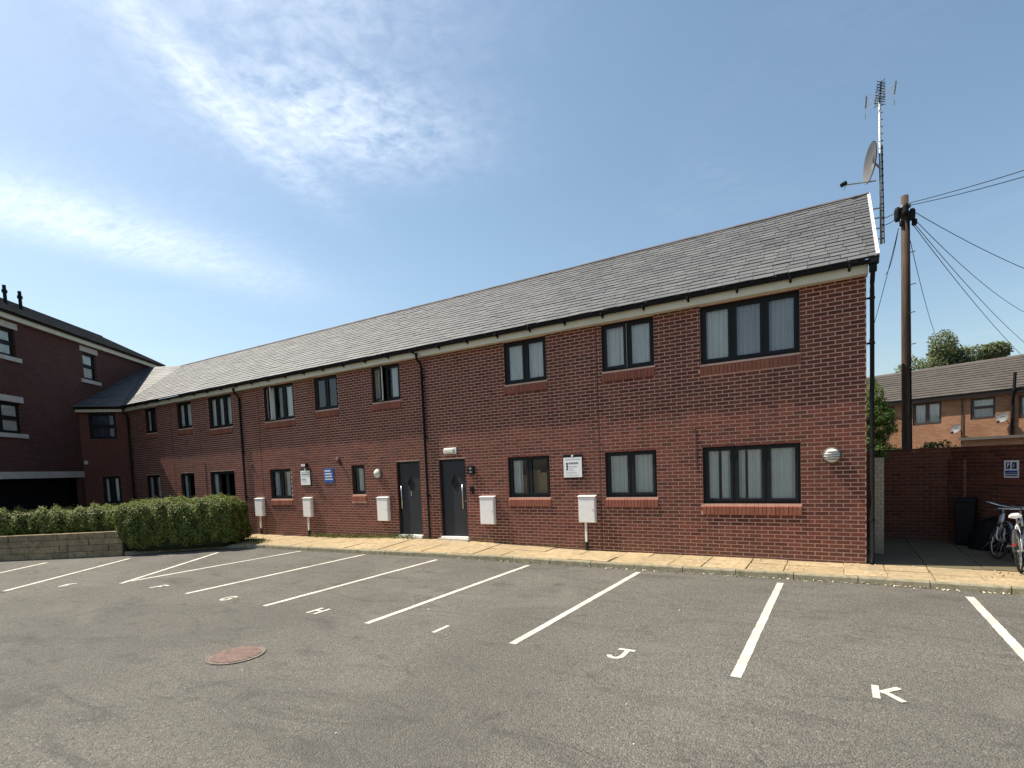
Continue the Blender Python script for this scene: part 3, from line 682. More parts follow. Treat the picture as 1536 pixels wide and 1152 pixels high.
for a, b, s0, s1, ok in pieces:
    ds = random.gauss(0, .006) - (random.uniform(.015, .05) if random.random() < .03 else 0); lift = random.uniform(0, .006); rz_ = random.gauss(0, .009)
    if s0 == 0: ds = max(ds, -.012)
    q = E0_+sl*(s0+ds)+nr*lift
    mw = Matrix(((1, 0, 0, a), (0, sl.y, nr.y, q.y), (0, sl.z, nr.z, q.z), (0, 0, 0, 1))) @ Matrix.Rotation(rz_, 4, 'Z') @ Matrix.Diagonal((b-a, (s1-s0)/L1, 1, 1))
    if ok and cnt < 300: inst(me, 'slate', roof, mw); cnt += 1
    else:
        mb.cur = random.random(); mb.hexa([tuple(mw @ v.co) for v in me.vertices])
tag(mb.build('slate_courses', 'slate', roof), kind='stuff')
# ridge tiles
plain('ridge_clay', (.068, .050, .044), .85, .25, 5)
one = MB(); K = 7
prof = [(-.115+.23*k/(K-1), .065*math.sin(math.pi*k/(K-1))) for k in range(K)]
for k in range(K-1): one.face([(0, prof[k][0], prof[k][1]), (.447, prof[k][0], prof[k][1]), (.447, prof[k+1][0], prof[k+1][1]), (0, prof[k+1][0], prof[k+1][1])])
one.face([(0, y, z) for y, z in prof]); one.face([(.447, y, z) for y, z in prof][::-1]); me = one.mesh('ridge_tile', 'ridge_clay', False)
x = XG+.03-.45
while x > XV1-.2: inst(me, 'ridge_tile', roof, Matrix.Translation((x, YR, ZR-.035+random.uniform(-.004, .004)))); x -= .45
# verge: pale mortar and capping units up the gable edge
for i in range(14):
    s0 = .05+i*SL/14.2; s1 = s0+SL/14.2-.012; p0, p1 = E0_+sl*s0, E0_+sl*s1; v_ = MB(); v_.cur = random.random()
    lo, hi = .0, .030
    c8 = []
    for xx, q, h in ((XG+.002, p0, lo), (XG+.048, p0, lo-.05), (XG+.048, p1, lo-.05), (XG+.002, p1, lo), (XG-.005, p0, hi), (XG+.048, p0, hi), (XG+.048, p1, hi-.004), (XG-.005, p1, hi-.004)): c8.append((xx, q.y+nr.y*h, q.z+nr.z*h))
    v_.hexa(c8); v_.build('verge_cap', 'verge_mortar', roof)

# link block turning towards the offices
A_ = Vector((-26.72, 0, 0)); U_ = Vector((.68, .733, 0)).normalized(); NO = Vector((U_.y, -U_.x, 0))
B_ = Vector((-27.95, -1.32, 0))
LL = (A_-B_).length
def lk(u, y, z): v = A_ + U_*u - NO*y; return (v.x, v.y, z)
lop = [(-1.46+LL, -.46+LL, 4.0, 5.1), (-1.13+LL, -.46+LL, 1.2, 2.38)]
mb = MB(); wall_with_holes(mb, A_-U_*LL, U_, NO, LL, 0, 5.14, lop, back=0); mb.build('link_wall', 'link_brick', flats)
framed(lk, 'window', -1.46, -.46, 4.0, 5.1, 1, 'full', None, flats, curtain_m='blue_blind', transom=.48); framed(lk, 'window', -1.13, -.46, 1.2, 2.38, 2, 'sides', None, flats)
m_ = MB(); m_.box(-LL+.02, .25, .9, .95, 0, 5.1, lk); m_.build('inner_wall', 'interior', flats)
m_ = MB(); m_.box(-LL-.05, .10, -.20, -.175, 5.125, 5.285, lk); m_.build('fascia', 'fascia_cream', flats)
m_ = MB(); m_.box(-LL-.05, .10, -.173, .1, 5.135, 5.15, lk); m_.build('soffit', 'fascia_cream', flats)
ga, gb = lk(-LL-.1, -.258, 5.285), lk(.14, -.258, 5.285); gutter(ga, gb, flats)
m_ = MB(); m_.box(-1.72, -1.60, -.05, 0, 2.93, 3.08, lk); m_.build('alarm_box', 'fascia_cream', flats)
# link roof: two facets meeting the main slope in valleys
EC = Vector((XV0, YE, ZE)); EL = Vector(lk(-LL-.15, -.325, ZE)); WT = Vector((-31.35, 3.15, 8.07)); CT = Vector((XV1, YR, ZR))
def slate_facet(a, b, c, name, rows, parent):
    """courses of slates stepping up a triangular facet from edge a-b to apex c"""
    m_ = MB(); n_ = (b-a).cross(c-a).normalized(); n_ = n_ if n_.z > 0 else -n_
    m_.face([a-n_*.012, b-n_*.012, c-n_*.012])
    for r in range(rows):
        t0, t1 = r/rows, min(1, (r+1.25)/rows); pa, pb, qa, qb = a.lerp(c, t0), b.lerp(c, t0), a.lerp(c, t1), b.lerp(c, t1)
        k = max(1, round((pb-pa).length/.3))
        for i in range(k):
            m_.cur = random.random(); e0, e1 = i/k, (i+.985)/k; m_.face([pa.lerp(pb, e0)+n_*.014, pa.lerp(pb, e1)+n_*.014, qa.lerp(qb, e1)+n_*.002, qa.lerp(qb, e0)+n_*.002])
            m_.face([pa.lerp(pb, e0)-n_*.004, pa.lerp(pb, e1)-n_*.004, pa.lerp(pb, e1)+n_*.014, pa.lerp(pb, e0)+n_*.014])
    tag(m_.build(name, 'slate', parent), kind='stuff')
slate_facet(EL, EC, WT, 'slate_courses', 24, roof)
slate_facet(WT, CT, EC, 'slate_courses', 22, roof) if False else None
def slate_fan(a, c1, c2, rows, parent):
    m_ = MB(); n_ = (c1-a).cross(c2-a).normalized(); n_ = n_ if n_.z > 0 else -n_
    m_.face([a-n_*.012, c1-n_*.012, c2-n_*.012])
    for r in range(rows):
        t0, t1 = r/rows, min(1, (r+1.2)/rows); pa, pb, qa, qb = a.lerp(c1, t0), a.lerp(c2, t0), a.lerp(c1, t1), a.lerp(c2, t1); k = max(1, round((qb-qa).length/.3))
        for i in range(k):
            m_.cur = random.random(); e0, e1 = i/k, (i+.985)/k; m_.face([pa.lerp(pb, e0)+n_*.014, pa.lerp(pb, e1)+n_*.014, qa.lerp(qb, e1)+n_*.002, qa.lerp(qb, e0)+n_*.002])
    tag(m_.build('slate_courses', 'slate', parent), kind='stuff')
slate_fan(EC, WT, CT, 22, roof)
m_ = MB(); m_.tube([EC+Vector((0, 0, .005)), CT+Vector((0, 0, .0))], .018, 6); m_.build('valley_lead', 'lead', roof)
m_ = MB(); m_.face([CT, WT, (-31.3, 6, 7.0), (-28, 6, 6.0)]); m_.build('rear_slope', 'slate', roof)
m_ = MB(); m_.tube([EL+Vector((-.02, .02, .04)), WT+Vector((.02, .0, .03))], .035, 6); m_.build('lead_flashing', 'lead', roof)

# ================================================================== OFFICE BLOCK ON THE LEFT
W_ = Vector((-.61, .7924, 0)).normalized(); NB = Vector((W_.y, -W_.x, 0)); OB = Vector((-27.95, -1.30, 0))
def of(s, y, z): v = OB + W_*s - NB*y; return (v.x, v.y, z)
office = empty('office_block', of(-4, 2, 0), 'dark red brick three storey block in shadow beyond the hedge', 'building')
S0, S1 = -5.2, 6.4  # unseen near end cut short, shell kept shallow, to let sun onto the hedge
ow = [(-4.75, -3.05, 6.80, 7.79), (-4.75, -3.08, 4.03, 5.13), (.55, 1.42, 6.64, 7.80)]
mb = MB(); wall_with_holes(mb, OB+W_*S0, W_, NB, S1-S0, 0, 8.2, [(a-S0, b-S0, c, e) for a, b, c, e in ow] + [(0.4, -.28-S0, -.01, 2.38)], depth=.16, back=0)
mb.face([of(S1, 0, 0), of(S1, 4.1, 0), of(S1, 4.1, 8.2), of(S1, 0, 8.2)]); mb.face([of(S0, 0, 0), of(S0, 4.1, 0), of(S0, 4.1, 8.2), of(S0, 0, 8.2)]); mb.face([of(S0, 4.1, 0), of(S1, 4.1, 0), of(S1, 4.1, 8.2), of(S0, 4.1, 8.2)])
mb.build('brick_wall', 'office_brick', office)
m_ = MB(); m_.box(S0+.1, S1-.1, 2.0, 2.1, .0, 8.1, of); m_.box(S0+.1, S1-.1, .17, 2.0, 2.7, 2.8, of); m_.box(S0+.1, S1-.1, .17, 2.0, 5.7, 5.8, of); m_.build('inner_wall', 'interior', office)
m_ = MB(); m_.box(S0+.3, -.27, .45, .5, 0.02, 2.42, of); m_.build('undercroft_shade_sheet', 'black_plastic', office)  # plain black sheet standing in for the shade inside the open undercroft
m_ = MB(); m_.box(S0, -.02, -.03, .3, 2.385, 2.64, of); m_.build('concrete_band', 'stone_band', office)
for a, b, c, e in ow:
    n = 1 if b-a < 1 else 2
    framed(of, 'window', a, b, c, e, n, 'full', None, office, y0=.09, transom=.52 if n == 1 else .5)
    m_ = MB(); m_.box(a-.16, b+.13, -.02, .1, e+.03, e+.25, of); m_.build('lintel', 'stone_band', office)
    m_ = MB(); m_.box(a-.22, b+.17, -.06, .12, c-.16, c-.01, of); m_.build('window_sill', 'stone_band', office)
m_ = MB(); m_.box(S0, S1+.2, -.20, -.17, 8.09, 8.29, of); m_.build('fascia', 'fascia_cream', office)
m_ = MB(); m_.box(S0, S1+.2, -.168, .05, 8.12, 8.14, of); m_.build('soffit', 'fascia_cream', office)
gutter(of(S0, -.26, 8.30), of(S1+.2, -.26, 8.30), office)
eo, ei, rz, ry = -.33, 8.34, 9.62, 2.05
rm = MB(); NR = 12
def slope_rows(pa, pb, qa, qb, rows, m_, wd=.34):
    pa, pb, qa, qb = map(Vector, (pa, pb, qa, qb)); n_ = (pb-pa).cross(qa-pa).normalized(); n_ = n_ if n_.z > 0 else -n_
    for r in range(rows):
        t0, t1 = r/rows, min(1, (r+1.2)/rows); a, b, c, e = pa.lerp(qa, t0), pb.lerp(qb, t0), pa.lerp(qa, t1), pb.lerp(qb, t1); k = max(1, int((b-a).length/wd))
        for i in range(k):
            m_.cur = random.random(); f0, f1 = i/k, (i+.99)/k
            m_.face([a.lerp(b, f0)+n_*.042, a.lerp(b, f1)+n_*.042, c.lerp(e, f1)+n_*.004, c.lerp(e, f0)+n_*.004]); m_.face([a.lerp(b, f0)-n_*.004, a.lerp(b, f1)-n_*.004, a.lerp(b, f1)+n_*.042, a.lerp(b, f0)+n_*.042])
rm.face([of(S0, eo, ei-.02), of(S1+.3, eo, ei-.02), of(S1-1.0, ry, rz-.02), of(S0, ry, rz-.02)]); rm.face([of(S0, 2*ry-eo, ei), of(S1+.3, 2*ry-eo, ei), of(S1-1, ry, rz), of(S0, ry, rz)]); rm.face([of(S1+.3, eo, ei), of(S1+.3, 2*ry-eo, ei), of(S1-1, ry, rz)])
slope_rows(of(S0, eo, ei), of(S1+.3, eo, ei), of(S0, ry, rz), of(S1-1.0, ry, rz), 11, rm)
oroof = rm.build('roof', 'slate', office)
m_ = MB(); m_.tube([of(S0, ry, rz+.02), of(S1-.95, ry, rz+.02)], .07, 8); m_.tube([of(S1-1, ry, rz), of(S1+.3, eo, ei)], .05, 8); m_.build('ridge', 'ridge_clay', oroof)
for s_ in (-1.95, -1.22):
    b0 = Vector(of(s_, 1.0, 8.95)); m_ = MB(); m_.tube([b0, b0+Vector((0, 0, .56))], .06, 10); m_.tube([b0+Vector((0, 0, .56)), b0+Vector((0, 0, .66))], .09, 10); m_.tube([b0+Vector((0, 0, .66)), b0+Vector((0, 0, .84))], .06, 10); m_.build('vent_pipe', 'black_plastic', oroof)

# ================================================================== PLANTER AND HEDGES
PW = [Vector((-25.3, -9.1)), Vector((-20.85, -6.08)), Vector((-19.18, -5.05)), Vector((-17.98, -4.18))]
pl = MB()
for a, b in zip(PW, PW[1:]):
    d = (b-a).normalized(); n_ = Vector((-d.y, d.x))
    pl.hexa([(*(a+n_*.05), -.02), (*(b+n_*.05), -.02), (*(b+n_*.25), -.02), (*(a+n_*.25), -.02), (*(a+n_*.05), .66), (*(b+n_*.05), .66), (*(b+n_*.25), .66), (*(a+n_*.25), .66)])
planter = tag(pl.build('planter_wall', 'soil'), 'low buff stone block retaining wall under the long hedge', 'wall')
for c_ in range(4):
    z0 = .0+c_*.178; zh = .172
    for a, b in zip(PW, PW[1:]):
        L_ = (b-a).length; d = (b-a)/L_; n_ = Vector((-d.y, d.x)); s = 0; first = True
        while s < L_-.02:
            l_ = random.uniform(.5, .95); l_ = min(l_*(.5 if first and c_ % 2 else 1), L_-s); l_ = L_-s if L_-s-l_ < .2 else l_; first = False
            p0, p1 = a+d*(s+.006), a+d*(s+l_-.006); j = random.uniform(-.012, .012)-.012*c_*-1*.5
            q = [p0+n_*j, p1+n_*j, p1+n_*.22, p0+n_*.22]; m_ = MB(); m_.cur = random.random()
            m_.hexa([(*v, z0) for v in q] + [(*v, z0+zh) for v in q]); m_.build('block', 'stone_block', planter, bevel=.012); s += l_
sb = MB(); sb.face([(-25.2, -8.9, .6), (-18.0, -3.95, .6), (-19.3, -2.7, .6), (-26.4, -7.6, .6)]); tag(sb.build('planting_bed', 'soil'), kind='structure')
sb = MB(); sb.face([(-15.2, -1.78, .09), (-16.2, -2.12, .09), (-17.85, -4.05, .09), (-21.5, -1.5, .09), (-22, 0.0, .09), (-15.0, 0, .09)]); tag(sb.build('verge_soil', 'soil'), kind='structure')

def hedge(name, c, ax, hl, hw, zb, zt, n, label, size=.058, rad=.32):
    """rounded-box hedge: leaves over a lumpy surface, dark inner twigs"""
    c = np.array([*c, 0.]); a = np.array([math.cos(ax), math.sin(ax), 0]); b = np.array([-math.sin(ax), math.cos(ax), 0]); hz = (zt-zb)/2; zc = (zt+zb)/2
    h = empty(name, (c[0], c[1], zb), label, 'hedge')
    def surface(n, shrink):
        H = np.array([hl, hw, hz]); P = rng.uniform(-1, 1, (n*2, 3))*H; ar = np.array([H[1]*H[2], H[0]*H[2], H[0]*H[1]]); ar /= ar.sum()
        k = rng.choice(3, n*2, p=ar); sg = rng.choice([-1, 1], n*2); P[np.arange(n*2), k] = sg*H[k]
        P = P[~((k == 2) & (sg < 0))][:n]
        core = np.clip(P, -(H-rad), H-rad); dv = P-core; l_ = np.linalg.norm(dv, axis=1)[:, None]+1e-9; nrm = dv/l_
        S_ = core+nrm*rad
        bump_ = .05*np.sin(S_[:, 0]*5.1+S_[:, 2]*3.3+c[0])+.045*np.sin(S_[:, 0]*11.7+1.7*S_[:, 1]*6)*np.cos(S_[:, 2]*9.)+.03*np.sin(S_[:, 1]*13+S_[:, 0]*17)
        S_ = S_+nrm*(bump_[:, None]-shrink); S_[:, 2] += zc
        Wd = c+S_[:, :1]*a+S_[:, 1:2]*b; Wd[:, 2] = S_[:, 2]; Nw = nrm[:, :1]*a+nrm[:, 1:2]*b; Nw[:, 2] = nrm[:, 2]
        return Wd, Nw
    P1, N1 = surface(n, np.abs(rng.normal(0, .055, (n, 1)))-.012)
    Nd = N1*1.0+np.array([0, 0, .25])
    leaves('foliage', P1, Nd, size, 'hedge_leaf', h, .42, .58)
    n2 = n//14; P2, N2 = surface(n2, -np.abs(rng.normal(.03, .03, (n2, 1)))); leaves('shoots', P2, N2+np.array([0, 0, .8]), size*.95, 'hedge_leaf', h, .5, .5)
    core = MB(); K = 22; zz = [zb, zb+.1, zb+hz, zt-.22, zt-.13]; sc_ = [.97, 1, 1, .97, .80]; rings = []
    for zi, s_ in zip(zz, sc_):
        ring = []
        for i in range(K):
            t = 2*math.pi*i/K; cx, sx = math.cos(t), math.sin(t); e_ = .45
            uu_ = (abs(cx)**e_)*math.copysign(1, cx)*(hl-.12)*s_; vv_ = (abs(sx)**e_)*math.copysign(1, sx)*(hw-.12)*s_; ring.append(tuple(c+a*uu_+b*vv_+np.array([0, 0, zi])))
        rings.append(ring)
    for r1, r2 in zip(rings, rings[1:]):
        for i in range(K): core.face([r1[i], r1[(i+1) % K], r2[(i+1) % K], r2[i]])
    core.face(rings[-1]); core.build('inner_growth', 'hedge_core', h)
    return h
hedge('hedge', (-17.42, -2.66), math.atan2(1.85, 2.2), 1.66, .88, .08, 1.50, 52000, 'rounded clipped green hedge standing at the bend of the kerb', rad=.46)
d_ = (PW[3]-PW[0]).normalized(); n_ = Vector((-d_.y, d_.x)); mid = PW[0].lerp(PW[3], .5)+n_*.92
hedge('hedge', (mid.x, mid.y), math.atan2(d_.y, d_.x), 4.3, .60, .58, 1.38, 52000, 'long straight clipped hedge growing on top of the stone block planter wall')

# weeds, moss and litter at the edges
def tufts(name, spots, n, m, label, cat, size=.07, h=.1):
    P_, N_ = [], []
    for x, y, z, sp, k in spots:
        for _ in range(k):
            r = rng.normal(0, sp, 2); P_.append((x+r[0], y+r[1]*.35, z+abs(rng.normal(0, h*.5))+.015)); N_.append(rng.normal(0, .6, 3)+np.array([0, -.3, .5]))
    tag(leaves(name, np.array(P_), np.array(N_), size, m, None, .6, .35), label, cat, kind='stuff')
tufts('weeds', [(-14.6+.35*i, -.10+random.uniform(-.04, .02), zpav(-14.6+.35*i, -.1), .16, random.choice((30, 50, 90, 140))) for i in range(12)] + [(-10.2, -.08, .2, .07, 70), (-8.3, -.06, .2, .15, 30), (-7.6, -.06, .15, .2, 25), (-6.2, -.08, .13, .1, 20), (-15.9, -1.6, .1, .3, 160), (-16.2, -1.3, .1, .3, 160), (-15.2, -1.65, .1, .25, 60), (1.9, -.6, .1, .2, 20)], 0, 'weed_leaf', 'green weeds along the foot of the wall and pavement edge', 'weeds', .06, .10)
tufts('moss', [(xx, kerb_y(xx)-.03, 0.0, .22, random.choice((4, 10, 22))) for xx in [-.5*i+1.5 for i in range(32)]], 0, 'weed_leaf', 'moss and grass growing in the kerb gutter', 'moss', .035, .015)
P_ = []
for _ in range(240):
    xx = random.triangular(-9, 2.9, 1.0); P_.append((xx, kerb_y(xx)-abs(random.gauss(.02, .05)), .014))
for _ in range(90): P_.append((random.uniform(-4, 2.2), random.uniform(-1.1, -.1), .125))
tag(leaves('leaf_litter', np.array(P_), np.tile([0, 0, 1.], (len(P_), 1)), .042, 'pale_leaf', None, .35, .55), 'dry pale leaves scattered along the kerb', 'leaves', kind='stuff')
P_ = [(random.uniform(-7, 3), random.uniform(-9.5, -2), .010) for _ in range(26)]
tag(leaves('grit', np.array(P_), np.tile([0, 0, 1.], (len(P_), 1)), .022, 'sign_white', None, .2, .7), 'small white specks scattered on the asphalt', 'litter', kind='stuff')

# manhole cover
mh = empty('manhole_cover', (-6.53, -7.76, 0), 'round rusty red manhole cover set in the asphalt', 'manhole cover')
m_ = MB(); m_.lathe([(.30, .002), (.30, .008), (.285, .008)], (-6.53, -7.76, 0), (0, 0, 1), 40); m_.build('cover_plate', 'iron_rim', mh)
for i in range(-6, 7):
    o_ = i*.042; L_ = math.sqrt(max(0, .27**2-o_**2)); ca, sa = math.cos(R_(62)), math.sin(R_(62)); m_ = MB()
    fr = lambda u, v, z: (-6.53+u*ca-v*sa, -7.76+u*sa+v*ca, z)
    m_.box(-L_, L_, o_-.012, o_+.012, .006, .016, fr); m_.build('rib', 'iron_red', mh)
m_ = MB(); K = 44
for i in range(K):
    t0, t1 = 2*math.pi*i/K, 2*math.pi*(i+1)/K
    q = lambda r, t, z: (-6.53+r*math.cos(t), -7.76+r*math.sin(t), z)
    m_.hexa([q(.303, t0, .001), q(.322, t0, .001), q(.322, t1, .001), q(.303, t1, .001), q(.303, t0, .012), q(.322, t0, .012), q(.322, t1, .012), q(.303, t1, .012)])
m_.build('rim', 'iron_rim', mh)

# ================================================================== THINGS ON THE FACADE
MBX = [(-17.83, -17.40, .73, 1.33, True, 'white meter box with pipe next to the downpipe nearest the rounded hedge'), (-15.25, -14.86, .74, 1.34, True, 'white meter box with pipe below the narrow white notice'), (-11.92, -11.49, .67, 1.34, False, 'white meter box without pipe left of the left door'), (-8.27, -7.84, .65, 1.34, False, 'white meter box without pipe right of the right door'), (-5.52, -5.11, .75, 1.34, True, 'white meter box with pipe below the large square notice')]
for x0, x1, z0, z1, pipe, lab in MBX:
    b = empty('meter_box', ((x0+x1)/2, -.1, z0), lab, 'meter box', 'meter boxes on the facade'); dp_ = .105
    m_ = MB(); m_.box(x0, x1, -dp_, -.004, z0, z1); m_.build('body', 'white_upvc', b, bevel=.012)
    m_ = MB(); m_.box(x0+.012, x1-.012, -dp_-.016, -dp_-.001, z0+.012, z1-.012); m_.build('lid', 'white_upvc', b, bevel=.006)
    m_ = MB(); m_.lathe([(.012, 0), (.012, .006), (.004, .007)], (x1-.05, -dp_-.016, (z0+z1)/2), (0, -1, 0), 10); m_.build('lock', 'dull_steel', b)
    m_ = MB(); m_.hexa([(x0-.012, -dp_-.028, z1), (x1+.012, -dp_-.028, z1), (x1+.012, -.004, z1+.004), (x0-.012, -.004, z1+.004), (x0-.012, -dp_-.028, z1+.014), (x1+.012, -dp_-.028, z1+.014), (x1+.012, -.004, z1+.034), (x0-.012, -.004, z1+.034)]); m_.build('drip_cap', 'white_upvc', b)
    if pipe:
        cx = (x0+x1)/2-.06; m_ = MB(); m_.box(cx-.022, cx+.022, -.06, -.006, .30, z0); m_.build('pipe_cover', 'white_upvc', b); m_ = MB(); m_.tube([(cx, -.04, .06), (cx, -.04, .30)], .034, 8); m_.build('pipe_foot', 'rubber', b)
# notices
def textbars(rows, x0, z, y, parent, m):
    for (dx, dz, ln, h) in rows:
        m_ = MB(); u = 0
        while u < ln-.004:
            wl = min(random.uniform(.018, .045), ln-u); m_.box(x0+dx+u, x0+dx+u+wl, y-.0015, y, z-dz-h, z-dz); u += wl+.008
        m_.build('text_line', m, parent)
def notice(x0, x1, z0, z1, lab, tilt=0.):
    n_ = empty('notice_board', ((x0+x1)/2, 0, z0), lab, 'sign'); W = x1-x0
    m_ = MB(); m_.box(x0-.012, x1+.012, -.030, -.005, z0-.03, z1+.062); m_.build('back_box', 'black_plastic', n_)
    m_ = MB(); m_.box(x0, x1, -.040, -.031, z0, z1); m_.build('panel', 'sign_white', n_)
    m_ = MB(); m_.lathe([(.028, 0), (.028, .012), (.02, .016)], ((x0+x1)/2, -.031, z1+.03), (0, -1, 0), 12); m_.build('lamp', 'lamp_glass', n_)
    return n_
n1 = notice(-5.89, -5.43, 1.79, 2.25, 'large square white notice on black board right of the two light ground floor window')
textbars([(.04, .035, .38, .018)], -5.89, 2.25, -.0405, n1, 'sign_pale_ink'); textbars([(.13, .115, .24, .038)], -5.89, 2.25, -.0405, n1, 'sign_ink'); textbars([(.12, .205, .22, .014), (.13, .255, .10, .010), (.15, .295, .12, .010), (.06, .345, .26, .016), (.05, .41, .32, .012)], -5.89, 2.25, -.0405, n1, 'sign_pale_ink')
m_ = MB(); 
for k in range(3): m_.lathe([(.026, 0), (.026, .0015)], (-5.80, -.0405, 2.25-.14-.065*k), (0, -1, 0), 10)
m_.box(-5.813, -5.787, -.0412, -.0402, 1.97, 2.11); m_.build('emblem', 'sign_navy', n1)
n2 = notice(-15.36, -14.90, 1.77, 2.24, 'narrow white notice left of the blue sign with a small floodlight above')
textbars([(.05, .05, .30, .02), (.05, .19, .34, .012), (.05, .26, .2, .012), (.1, .36, .18, .012)], -15.36, 2.24, -.0405, n2, 'sign_pale_ink'); textbars([(.05, .11, .34, .035), (.05, .29, .22, .02)], -15.36, 2.24, -.0405, n2, 'sign_ink')
fl = empty('floodlight', (-15.1, 0, 2.33), 'small black floodlight fixed above the narrow white notice', 'lamp')
m_ = MB(); m_.box(-15.17, -14.93, -.16, -.06, 2.36, 2.47); m_.build('housing', 'black_plastic', fl, bevel=.01); m_ = MB(); m_.box(-15.08, -15.02, -.07, -.004, 2.33, 2.44); m_.build('bracket', 'black_plastic', fl); m_ = MB(); m_.box(-15.15, -14.95, -.163, -.1605, 2.37, 2.45); m_.build('lens', 'lamp_glass', fl)
bs = empty('blue_sign', (-14.03, 0, 1.84), 'blue sign with white lettering between the narrow notice and small window', 'sign')
m_ = MB(); m_.box(-14.25, -13.81, -.018, -.005, 1.82, 2.27); m_.build('panel', 'sign_blue', bs, bevel=.004)
for dz, ln, h in ((.05, .27, .05), (.145, .31, .045), (.23, .33, .042), (.32, .35, .036)): textbars([(.04, dz, ln, h)], -14.25, 2.27, -.0185, bs, 'sign_white')
# lamps
def round_lamp(x, z, lab, slats):
    l = empty('wall_lamp', (x, 0, z), lab, 'lamp', 'round lamps on the facade'); r = .145
    m_ = MB(); m_.lathe([(r, .004), (r+.006, .03), (r, .055), (r-.014, .065), (r-.02, .06)], (x, 0, z), (0, -1, 0), 28); m_.build('rim', 'lamp_rim', l, smooth=True)
    m_ = MB(); m_.lathe([(r-.018, .055), (r-.03, .085), (r-.06, .108), (.05, .118), (.02, .1225), (.002, .1235)], (x, 0, z), (0, -1, 0), 28); m_.build('glass_dome', 'lamp_glass', l, smooth=True)
    if slats:
        for k in (-1.5, -.5, .5, 1.5):
            zz = z+k*.045; hw_ = math.sqrt((r-.012)**2-(k*.045)**2); m_ = MB(); P0 = [(x+hw_*t, -.062-.066*(1-(t*t+(k*.045/r)**2))**.5 if t*t+(k*.045/r)**2 < 1 else -.062, zz) for t in (-1, -.8, -.5, 0, .5, .8, 1)]; m_.tube(P0, .009, 6); m_.build('louvre', 'lamp_rim', l)
    else:
        m_ = MB(); m_.tube([(x-.135, -.062, z), (x-.09, -.115, z), (x, -.13, z), (x+.09, -.115, z), (x+.135, -.062, z)], .008, 6); m_.build('louvre', 'lamp_rim', l)
round_lamp(-.52, 2.06, 'round slatted bulkhead lamp near the right hand corner of the facade', True)
round_lamp(-11.89, 2.05, 'round bulkhead lamp left of the left door', False)
bl = empty('bulkhead_light', (-9.2, 0, 2.49), 'white horizontal bulkhead light above the right door', 'lamp')
m_ = MB(); m_.box(-9.41, -9.0, -.035, -.004, 2.495, 2.655); m_.build('base', 'white_upvc', bl, bevel=.01); m_ = MB(); m_.box(-9.39, -9.05, -.095, -.036, 2.515, 2.635); m_.build('diffuser', 'lamp_glass', bl, bevel=.025)
kp_ = empty('keypad_box', (-8.54, 0, 1.94), 'black square keypad box at the top right of the right door', 'keypad')
m_ = MB(); m_.box(-8.64, -8.45, -.07, -.004, 1.94, 2.16); m_.build('case', 'black_plastic', kp_, bevel=.008); m_ = MB(); m_.box(-8.58, -8.51, -.073, -.0705, 2.06, 2.12); m_.build('screen', 'dull_steel', kp_); m_ = MB(); m_.box(-8.58, -8.50, -.073, -.0705, 1.98, 2.02); m_.build('button', 'dull_steel', kp_)
bp_ = empty('entry_phone', (-8.56, 0, 1.42), 'small black entry phone beside the handle of the right door', 'entry phone')
m_ = MB(); m_.box(-8.61, -8.51, -.05, -.004, 1.42, 1.63); m_.build('case', 'black_plastic', bp_, bevel=.008); m_ = MB(); m_.lathe([(.014, 0), (.014, .006), (.006, .008)], (-8.56, -.05, 1.47), (0, -1, 0), 10); m_.build('button', 'dull_steel', bp_)

# ================================================================== RIGHT HAND SIDE
# boundary wall: rear run and an angled run
bw = empty('boundary_wall', (1.65, 3.5, .1), 'dark red brick boundary wall enclosing the shaded passage', 'wall')
DD = Vector((math.sin(R_(40)), -math.cos(R_(40)), 0)); DN = Vector((-math.cos(R_(40)), -math.sin(R_(40)), 0)); Q0 = Vector((1.65, 3.5, 0)); LD = 4.4; ZW = 2.06
def run(O, d, nout, L, name_n):
    O, d, nout = Vector(O), Vector(d), Vector(nout); m_ = MB(); f = lambda u, y, z: tuple((O+d*u-nout*y)[:2]) + (z,)
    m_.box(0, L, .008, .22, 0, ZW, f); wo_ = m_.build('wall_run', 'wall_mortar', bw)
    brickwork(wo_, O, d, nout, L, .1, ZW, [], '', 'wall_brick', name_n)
    u = 0
    while u < L-.05:
        l_ = min(.45, L-u); c_ = MB(); c_.cur = random.random(); c_.box(u+.004, u+l_-.004, -.035, .25, ZW+.003, ZW+.065, f); c_.build('coping_stone', 'wall_brick', wo_, bevel=.008); u += .45
    return wo_
run((.02, 3.5, 0), (1, 0, 0), (0, -1, 0), 1.63, 120); wr = run(Q0, DD, DN, LD, 180)
dw = lambda u, y, z: tuple((Q0+DD*u-DN*y)[:2]) + (z,)
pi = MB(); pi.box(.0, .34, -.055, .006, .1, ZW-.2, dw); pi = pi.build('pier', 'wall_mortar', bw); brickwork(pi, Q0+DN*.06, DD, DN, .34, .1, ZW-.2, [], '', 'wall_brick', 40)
sg = empty('wall_sign', dw(1.23, 0, 1.48), 'small white sign with two dark blue symbols on the angled brick wall', 'sign')
m_ = MB(); m_.box(1.10, 1.365, -.014, -.005, 1.485, 1.82, dw); m_.build('panel', 'sign_white', sg)
for a, b in ((1.135, 1.215), (1.245, 1.33)):
    m_ = MB(); m_.box(a, b, -.0165, -.0145, 1.655, 1.785, dw); m_.build('symbol_panel', 'sign_navy', sg, bevel=.0015)
m_ = MB(); m_.box(1.160, 1.172, -.019, -.017, 1.68, 1.765, dw); m_.box(1.174, 1.196, -.019, -.017, 1.725, 1.765, dw); m_.build('symbol', 'sign_white', sg)
m_ = MB(); m_.box(1.272, 1.290, -.019, -.017, 1.685, 1.75, dw); m_.build('symbol', 'sign_pale_ink', sg)
